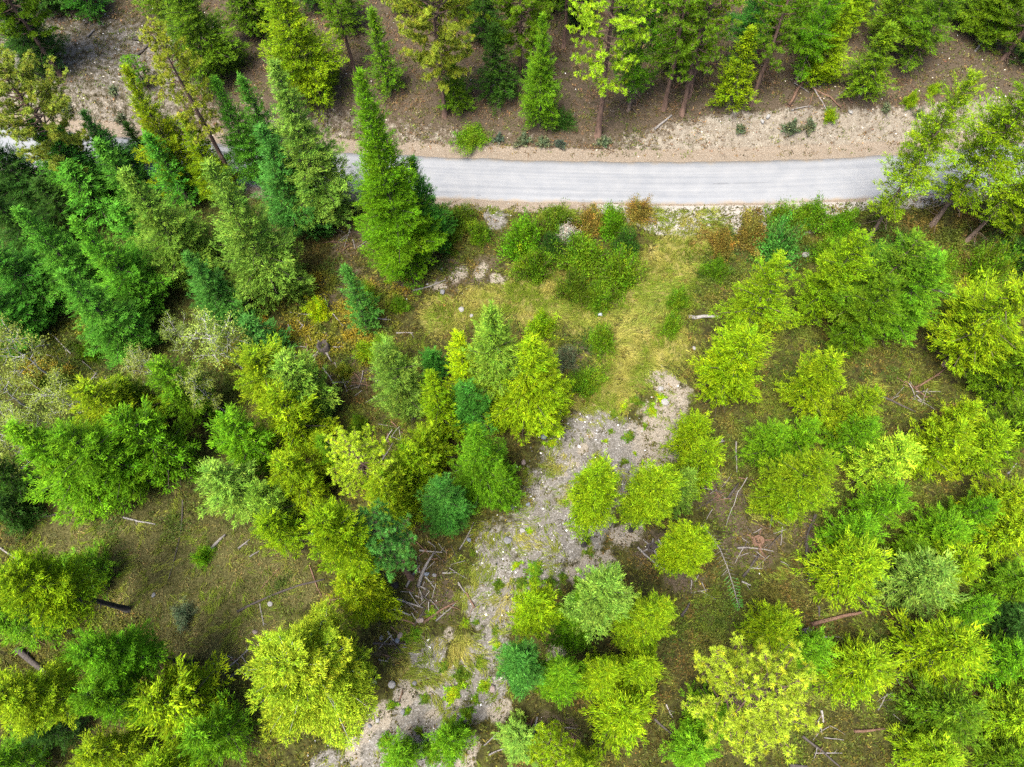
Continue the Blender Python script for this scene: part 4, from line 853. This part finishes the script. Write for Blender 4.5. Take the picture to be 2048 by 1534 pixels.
# ------------------------------------------------------------------ fallen logs, poles and sticks
def stick(p0, p1, wpx, mat, label=None, name='fallen_stick', cat='stick', group='fallen sticks and logs', bend=.025, lift=0.0, twigs=0):
    A = np.array(at(*p0)); B = np.array(at(*p1)); L = np.linalg.norm(B-A); r = max(.013, wpx*.38*mpp(A))
    n = max(4, int(L/1.2)+3); f = np.linspace(0, 1, n); P = A+(B-A)*f[:, None]
    side = norm(np.cross(B-A, UP)); P += side*(np.sin(f*np.pi)*random.gauss(0, bend)*L)[:, None]
    zg = terrain(P[:, 0], P[:, 1])
    P[:, 2] = np.maximum(zg, np.polyval(np.polyfit(f, zg, 1), f))+r*.75+lift*(1-f)+.03
    P[1:-1] += RNG.normal(0, r*.25, (n-2, 3))
    rr = r*np.linspace(1.1, .6, n)
    paths, rad = [P-A], [rr]
    for k in range(twigs):
        s = random.uniform(.25, .95); i = min(int(s*(n-1)), n-2); q = P[i]+(P[i+1]-P[i])*(s*(n-1)-i)-A
        d = norm(norm(B-A)*.6+side*random.choice((-1, 1))*random.uniform(.5, 1)+UP*random.uniform(0, .5)); l = random.uniform(.3, .8)
        paths.append(np.stack([q, q+d*l*.5, q+d*l+UP*.05])); rad.append(np.array([r*.35, r*.25, r*.12]))
    V, F = tubes(paths, rad, 6 if wpx > 5 else 5)
    o = mesh_obj(name, mesh_np(name, V, F, M_LOG[mat], smooth=True)); o.location = A
    return tag(o, label, cat, group)
LOGS = [
 ((247, 1035), (312, 1049), 5, 'white', 'bleached pole lying at the top of the dry meadow'), ((366, 1000), (338, 1158), 4, 'dark', 'long thin dark pole standing out down the dry meadow'), ((425, 1098), (452, 1070), 10, 'grey', 'short thick weathered log in the dry meadow'), ((475, 1224), (649, 1159), 7, 'dark', 'longest dark pole across the dry meadow'), ((520, 1208), (528, 1252), 4, 'grey', 'short stick crossing under the longest dark pole'),
 ((458, 1335), (499, 1298), 5, 'grey', 'grey pole ending at the broad yellow-green crown'), ((461, 1356), (494, 1327), 10, 'dark', 'thick dark log ending at the broad yellow-green crown'), ((2, 1096), (58, 1135), 5, 'grey', 'grey pole at the left edge of the dry meadow'), ((477, 1098), (501, 1079), 6, 'grey', 'short grey log under the firs above the meadow'), ((500, 1114), (520, 1102), 5, 'grey', 'curved short branch right of the thick weathered log'), ((619, 1130), (651, 1209), 4, 'brown', 'brown pole leaning down to the long dark one'), ((38, 1298), (137, 1369), 16, 'dark', 'thick charred log between the bottom left firs'), ((82, 1034), (116, 1029), 8, 'dark', 'short charred log above the meadow at left'), ((520, 1180), (560, 1135), 3, 'brown', 'thin brown stick above the long dark pole'), ((650, 1200), (690, 1196), 5, 'brown', 'short red-brown broken log by the brush pile'),
 ((919, 1099), (948, 1045), 4, 'grey', 'leaning grey stick left of the gravel track'), ((837, 1175), (868, 1106), 10, 'grey', 'thick split grey log above the brush pile'), ((813, 1175), (841, 1130), 7, 'grey', 'grey log beside the thick split one'), ((839, 1101), (885, 1105), 5, 'grey', 'pale stick lying level above the brush pile'), ((851, 1154), (868, 1175), 5, 'white', 'short bleached stick right of the split log'), ((885, 1146), (912, 1146), 4, 'white', 'short white stick at the left track edge'), ((793, 1198), (847, 1216), 6, 'grey', 'grey pole across the middle of the brush pile'), ((786, 1217), (822, 1231), 6, 'white', 'bleached pole in the brush pile'), ((790, 1236), (832, 1250), 7, 'brown', 'red-brown pole low in the brush pile'), ((827, 1253), (851, 1216), 6, 'dark', 'dark short log by the pink boulder'), ((847, 1246), (916, 1202), 8, 'brown', 'long brown pole at the right of the brush pile'), ((872, 1242), (912, 1206), 5, 'grey', 'grey pole alongside the long brown one'), ((933, 1185), (950, 1216), 6, 'brown', 'curved brown branch right of the brush pile'), ((916, 1164), (934, 1188), 4, 'grey', 'thin grey branch above the curved brown one'), ((747, 1287), (810, 1287), 6, 'dark', 'black stick lying level below the brush pile'), ((776, 1263), (790, 1284), 5, 'white', 'short bleached stick touching the black one'), ((774, 1320), (793, 1294), 4, 'dark', 'dark stick below the crossed black one'), ((758, 1319), (776, 1323), 4, 'white', 'tiny white stick beside the broad crown'), ((798, 1404), (806, 1376), 4, 'brown', 'brown stick beside the left wheel track'), ((720, 1110), (752, 1060), 3, 'grey', 'thin stick between the tufted pines'),
 ((1058, 1482), (1075, 1434), 10, 'grey', 'thick split log below the bottom bluish fir'), ((967, 1492), (998, 1462), 4, 'grey', 'forked grey branch at the bottom of the track'), ((977, 1510), (1011, 1496), 5, 'grey', 'grey stick at the bottom edge'), ((1086, 1465), (1108, 1492), 4, 'white', 'pale stick right of the thick split log'), ((1141, 1516), (1153, 1472), 5, 'brown', 'red-brown pole at the bottom middle'), ((1309, 1438), (1343, 1468), 7, 'dark', 'dark log between the bottom middle firs'), ((1332, 1408), (1345, 1435), 4, 'white', 'short bleached stick above the dark bottom log'),
 ((1275, 1095), (1318, 1134), 6, 'grey', 'grey branch running down from the hollow stump'), ((1309, 1130), (1346, 1147), 5, 'grey', 'grey stick at the lower end of the branch from the stump'), ((1316, 1079), (1328, 1100), 4, 'white', 'short pale stick beside the hollow stump'), ((1362, 1233), (1379, 1205), 8, 'dark', 'black split log left of the mossy glade'),
 ((1474, 1096), (1546, 1103), 5, 'grey', 'grey pole lying level at the top of the mossy glade'), ((1485, 1154), (1517, 1110), 8, 'dark', 'black log beside the bent dead sapling'), ((1483, 1163), (1502, 1171), 5, 'white', 'short white stick by the bent dead sapling'), ((1498, 1137), (1524, 1137), 4, 'white', 'thin white stick in the mossy glade'), ((1612, 1086), (1618, 1164), 9, 'dark', 'dark log down the right side of the mossy glade'), ((1630, 1030), (1612, 1084), 8, 'dark', 'dark log above the glade, end to end with the next'), ((1635, 1212), (1638, 1234), 7, 'dark', 'short dark log under the bright glade fir'), ((1628, 1294), (1633, 1260), 7, 'dark', 'short dark log below the red-brown one'), ((1620, 1250), (1731, 1222), 12, 'brown', 'thick red-brown log below the bright glade fir'), ((1633, 1272), (1685, 1275), 5, 'grey', 'grey stick below the red-brown log'), ((1604, 1472), (1682, 1536), 7, 'dark', 'long dark pole running from under the pale pine'), ((1707, 1462), (1775, 1457), 8, 'brown', 'brown log right of the pale pine'), ((1795, 1482), (1843, 1477), 7, 'brown', 'shorter brown log in the bottom right forest'), ((1628, 1506), (1683, 1506), 4, 'grey', 'pale stick across the long dark pole'), ((1577, 1530), (1615, 1532), 9, 'dark', 'black log at the bottom edge below the pale pine'), ((1642, 1421), (1646, 1445), 6, 'white', 'black and white snag piece right of the pale pine'), ((1755, 1420), (1775, 1386), 4, 'grey', 'thin grey stick above the brown log'), ((1926, 1070), (1950, 1065), 5, 'brown', 'short red stick at the right edge'), ((1488, 1502), (1498, 1515), 4, 'grey', 'little grey stick below the pale pine'), ((1618, 1038), (1656, 1062), 4, 'brown', 'brown stick under the right middle firs'),
 ((793, 667), (827, 667), 4, 'grey', 'grey stick behind the pale centre fir'), ((827, 582), (892, 561), 5, 'grey', 'grey branch across the left clearing'), ((748, 637), (782, 640), 5, 'grey', 'grey stick in the yellow undergrowth'), ((758, 930), (786, 886), 4, 'grey', 'grey stick above the pale tufted pine'), ((70, 637), (143, 708), 5, 'white', 'bleached dead trunk sloping below the left firs'), ((171, 773), (195, 746), 6, 'grey', 'short grey log behind the left clump'), ((210, 772), (222, 761), 6, 'grey', 'stubby grey log behind the left clump'), ((253, 648), (308, 620), 3, 'grey', 'thin stick below the middle left firs'), ((280, 669), (325, 668), 5, 'grey', 'grey stick left of the pale aspens'), ((581, 626), (625, 630), 4, 'white', 'bleached stick in the yellow undergrowth'), ((612, 664), (622, 722), 5, 'brown', 'brown pole left of the charred stump'), ((577, 650), (582, 692), 4, 'grey', 'grey pole among the golden bushes'), ((574, 698), (616, 695), 4, 'grey', 'level grey stick left of the charred stump'), ((646, 736), (673, 773), 4, 'white', 'bleached stick below the charred stump'), ((670, 726), (680, 756), 4, 'grey', 'grey stick right below the charred stump'), ((665, 767), (698, 765), 4, 'white', 'level white stick below the charred stump'), ((628, 752), (643, 770), 4, 'grey', 'short stick above the pale yellow-green firs'),
 ((1376, 635), (1438, 636), 11, 'white', 'smooth white log beside the straw grass path'), ((1744, 787), (1830, 825), 7, 'dark', 'long dark log in the shade of the right firs'), ((1809, 763), (1854, 797), 5, 'brown', 'brown stick in the shaded brush at right'), ((1826, 777), (1891, 736), 6, 'brown', 'brown pole rising through the shaded brush at right'), ((1830, 784), (1880, 784), 4, 'grey', 'level grey stick in the shaded brush at right'), ((1430, 886), (1448, 883), 6, 'white', 'short white stick right of the grassy bare patch'), ((1472, 884), (1473, 945), 4, 'grey', 'thin upright-looking pole between the right firs'), ((1455, 998), (1476, 968), 8, 'dark', 'black log in the right brush pile'), ((2014, 948), (2032, 927), 5, 'white', 'white stick at the right edge forest'), ((1871, 578), (1890, 588), 6, 'grey', 'short grey log right of the big green fir'), ((1837, 522), (1867, 515), 5, 'grey', 'grey log below the leaning trunks'), ((1935, 610), (1945, 630), 6, 'dark', 'dark stub in the bushes at right'),
 ((1309, 260), (1343, 232), 7, 'grey', 'grey log lying on the litter above the bank'), ((1575, 217), (1622, 138), 8, 'brown', 'pale brown pole lying up the slope above the bank'), ((1618, 176), (1680, 220), 6, 'brown', 'brown pole below the right slope firs'), ((1625, 178), (1660, 235), 4, 'grey', 'curved grey dead branch hanging over the cut bank'), ((1694, 195), (1705, 208), 5, 'brown', 'stubby brown log on the right slope'), ((1582, 222), (1620, 214), 4, 'grey', 'grey branch just above the spiky bushes'), ((1950, 103), (1965, 82), 6, 'white', 'short white log high on the right slope'), ((268, 80), (300, 84), 6, 'dark', 'dark log on the stony left slope'), ((276, 112), (300, 90), 6, 'dark', 'second dark log on the stony left slope'), ((176, 75), (190, 60), 5, 'grey', 'grey stick high on the stony left slope'), ((1060, 130), (1110, 118), 4, 'grey', 'grey stick above the slender bright fir'), ((2000, 440), (2047, 415), 4, 'grey', 'bare grey pole at the right edge below the road'), ((1820, 470), (1800, 500), 6, 'brown', 'pinkish bare pole between the leaning trunks'),
]
for a in LOGS:
    stick(*a, name='fallen_log' if a[2] >= 6 else 'fallen_stick', cat='log' if a[2] >= 6 else 'stick', twigs=1 if a[2] < 7 else 0)
PILES = [(1440, 985, 50, 22, 'right brush pile below the bright firs'), (845, 1195, 62, 23, 'brush pile beside the gravel track'), (870, 1140, 44, 14, 'upper brush pile by the split log'), (1540, 1062, 60, 13, 'brush above the mossy glade'), (1500, 1110, 36, 8, 'brush around the bent dead sapling'), (620, 685, 66, 18, 'dead wood among the golden bushes'), (700, 770, 46, 12, 'dead wood below the charred stump'), (690, 480, 34, 10, 'grey brush left of the tallest fir'), (885, 1085, 36, 9, 'brush left of the track bend'), (1830, 785, 56, 14, 'shaded brush at right'), (870, 955, 60, 10, 'brush under the centre firs'), (790, 880, 36, 9, 'brush below the pale centre fir'), (1780, 1400, 46, 9, 'brush in the bottom right forest'), (120, 1265, 56, 10, 'brush under the bottom left firs'), (345, 1372, 36, 8, 'brush beside the bottom left fir trunk'), (1120, 1480, 56, 10, 'brush at the bottom middle'), (795, 1295, 36, 8, 'crossed sticks below the brush pile'), (120, 720, 56, 8, 'dead wood below the leaning aspen'), (1330, 1112, 46, 9, 'sticks around the hollow stump'), (1645, 1475, 46, 8, 'sticks below the pale pine'), (1640, 190, 50, 9, 'dead branches above the cut bank'), (470, 1330, 40, 7, 'sticks at the lower meadow edge'), (1390, 1180, 30, 6, 'sticks left of the mossy glade')]
WOODS = {'grey': 'grey', 'white': 'bleached', 'brown': 'brown', 'dark': 'blackened'}
for px, py, sp, n, lab in PILES:
    L = sorted((random.gauss(px, sp*.5), random.gauss(py, sp*.4), random.uniform(0, 3.14), random.uniform(14, 42)) for k in range(n))
    for k, (cx, cy_, a, l) in enumerate(L):
        w = random.choice(['grey', 'grey', 'grey', 'white', 'brown', 'brown', 'dark'])
        stick((cx-math.cos(a)*l/2, cy_-math.sin(a)*l/2), (cx+math.cos(a)*l/2, cy_+math.sin(a)*l/2), random.uniform(1.4, 3.2), w, f"{'long' if l > 30 else 'short'} {WOODS[w]} stick in {lab}, {ORD[k+1]} from left", 'loose_stick', 'stick', lab, .03, random.uniform(0, .25), random.choice([0, 0, 0, 1]))

# ------------------------------------------------------------------ stumps, dead sapling, bucket
def stump(px, py, wpx, hgt, mat, label, hollow=True):
    P = at(px, py); r = wpx*.5*mpp(P); g = np.random.default_rng(int(px)); n = 14; a = np.linspace(0, 2*np.pi, n, endpoint=False)
    t = empty('burnt_stump', P)
    prof = [(1.55, -.15), (1.2, .08*hgt), (1.0, .35*hgt), (.92, hgt)]
    jag = g.uniform(.7, 1.25, n); V = []
    for j, (k, z) in enumerate(prof):
        for i in range(n): V.append((np.cos(a[i])*r*k*(1+.12*math.sin(3*a[i]+j)), np.sin(a[i])*r*k*(1+.12*math.cos(2*a[i])), z*(jag[i] if j == 3 else 1)))
    for k, z in ((.66, .9*hgt), (.5, .15*hgt), (.01, .10*hgt)):
        for i in range(n): V.append((np.cos(a[i])*r*k, np.sin(a[i])*r*k, z*(jag[i] if z > .5*hgt else 1)))
    F = [(j*n+i, j*n+(i+1) % n, (j+1)*n+(i+1) % n, (j+1)*n+i) for j in range(6) for i in range(n)]
    mesh_obj('shell', mesh_np('stump_shell', np.array(V), np.array(F), M_LOG[mat]), t)
    rp, rr = [], []
    for i in range(5):
        b = i*1.26+g.uniform(-.3, .3); l = r*g.uniform(1.6, 2.6); f = np.linspace(0, 1, 4)
        rp.append(np.stack([np.cos(b)*(r*.8+l*f), np.sin(b)*(r*.8+l*f), .12-.15*f], 1)); rr.append(np.linspace(r*.28, .03, 4))
    V, F = tubes(rp, rr, 5); mesh_obj('root', mesh_np('stump_root', V, F, M_LOG['grey' if mat == 'dark' else mat]), t)
    tag(t, label, 'stump', 'burnt stumps')
stump(649, 698, 24, .9, 'dark', 'charred stump with pale splinters among the golden bushes')
stump(1303, 1095, 18, .5, 'dark', 'hollow burnt stump right of the bare dark trunk')
stump(1057, 1455, 18, .5, 'brown', 'rotten brown stump below the bottom bluish fir')
stump(1515, 1082, 22, .5, 'brown', 'red-brown rotten stump at the top of the mossy glade')
stump(1613, 1262, 12, .4, 'grey', 'small grey stump at the end of the red-brown log')

def bent_sapling():
    pts = [(1403, 1050, .2), (1420, 1068, 1.4), (1440, 1098, 2.6), (1455, 1135, 3.2), (1466, 1170, 3.2), (1474, 1200, 2.9), (1480, 1216, 2.5)]
    W = []
    for px, py, z in pts:
        d = ray(px, py); P = at(px, py); W.append(CAM+d*((P[2]+z-H_CAM)/d[2]))
    W = np.array(W); A = W[0]-np.array([0, 0, .3]); t = empty('bent_sapling', A)
    P = np.concatenate([[A], W])-A; V, F = tubes([P], [np.linspace(.07, .012, len(P))], 6); mesh_obj('trunk', mesh_np('sapling_trunk', V, F, M_LOG['grey'], smooth=True), t)
    tp, tr, T, c = [], [], [], []; g = np.random.default_rng(5)
    for i in range(44):
        s = .3+.7*i/44; k = s*(len(P)-1); j = min(int(k), len(P)-2); q = P[j]+(P[j+1]-P[j])*(k-j); d0 = norm(P[j+1]-P[j]); sd = norm(np.cross(d0, UP))*(1 if i % 2 else -1)
        l = .75*(1-s)**.5+.15; e = q+norm(sd+d0*.5+UP*-.15)*l; tp.append(np.stack([q, (q+e)/2+UP*.03, e])); tr.append(np.array([.014, .01, .005]))
        if s > .62:
            n = 16; f = g.uniform(.1, 1, n); b = q+(e-q)*f[:, None]; T.append(blades(b, norm((e-q)+g.normal(0, .25, (n, 3))), g.uniform(.12, .2, n), np.full(n, .045), g)); c.append(np.exp(g.normal(0, .2, n)))
    V, F = tubes(tp, tr, 4); mesh_obj('twigs', mesh_np('sapling_twigs', V, F, M_LOG['grey']), t)
    mesh_obj('foliage', mesh_tris('sapling_foliage', np.concatenate(T), M_FOL, np.concatenate(c)), t, COLS['E'])
    tag(t, 'thin bare sapling bent to the ground with a green tip', 'sapling')
bent_sapling()

def bucket():
    P = at(1196, 631); t = empty('bucket', P+np.array([0, 0, .14]), .2); t.rotation_euler = (0, math.radians(88), .15)
    n = 20; a = np.linspace(0, 2*np.pi, n, endpoint=False); rings = [(.13, 0), (.15, .2), (.165, .36), (.175, .36), (.175, .38), (.15, .38), (.135, .2), (.12, .02), (.005, .02)]
    V = [(np.cos(x)*r, np.sin(x)*r, z) for r, z in rings for x in a]; V += [(np.cos(x)*.005, np.sin(x)*.005, 0) for x in a]
    m = len(rings); F = [(j*n+i, j*n+(i+1) % n, (j+1)*n+(i+1) % n, (j+1)*n+i) for j in range(m-1) for i in range(n)]+[(m*n+i, m*n+(i+1) % n, (i+1) % n, i) for i in range(n)]
    mesh_obj('body', mesh_np('bucket_body', np.array(V), np.array(F), mat_plain('white_plastic', (.34, .38, .44), .5)), t)
    f = np.linspace(0, np.pi, 9); Q = np.stack([np.cos(f)*.17, np.sin(f)*.02+.0, .36+np.sin(f)*.16], 1); V, F = tubes([Q], [np.full(9, .006)], 5)
    mesh_obj('handle', mesh_np('bucket_handle', V, F, mat_plain('wire', (.2, .2, .2), .4)), t)
    tag(t, 'small white bucket lying in the grass below the willow thicket', 'bucket')
bucket()
# patched seal on the road: thin worn bitumen smear with its own uneven outline
def road_patch(px, py, lx, ly, seed):
    P = on_plane(px, py, ROAD_Z+.1); g = np.random.default_rng(seed); n = 26; a = np.linspace(0, 2*np.pi, n, endpoint=False); k = 1+.35*np.sin(2*a+1)*g.uniform(.2, .6)+g.normal(0, .1, n)
    x = P[0]+np.cos(a)*lx*k; d0 = float(road_d(P[0], P[1])); y = road_y(x)+d0+np.sin(a)*ly*k; d = road_d(x, y)
    V = np.stack([x, y, ROAD_Z+.10-.05*(d/ROAD_HW)**2+.006], 1); c = V.mean(0); V = np.concatenate([V, [c]])
    F = np.array([(i, (i+1) % n, n) for i in range(n)])
    tag(mesh_obj('road_patch', mesh_np('road_patch', V, F, M_TAR)), kind='structure')
M_TAR = mat_plain('worn_bitumen', (.135, .14, .15), .8)
road_patch(1442, 367, .8, .12, 1); road_patch(1500, 366, 1.6, .05, 2); road_patch(957, 390, .22, .10, 3)
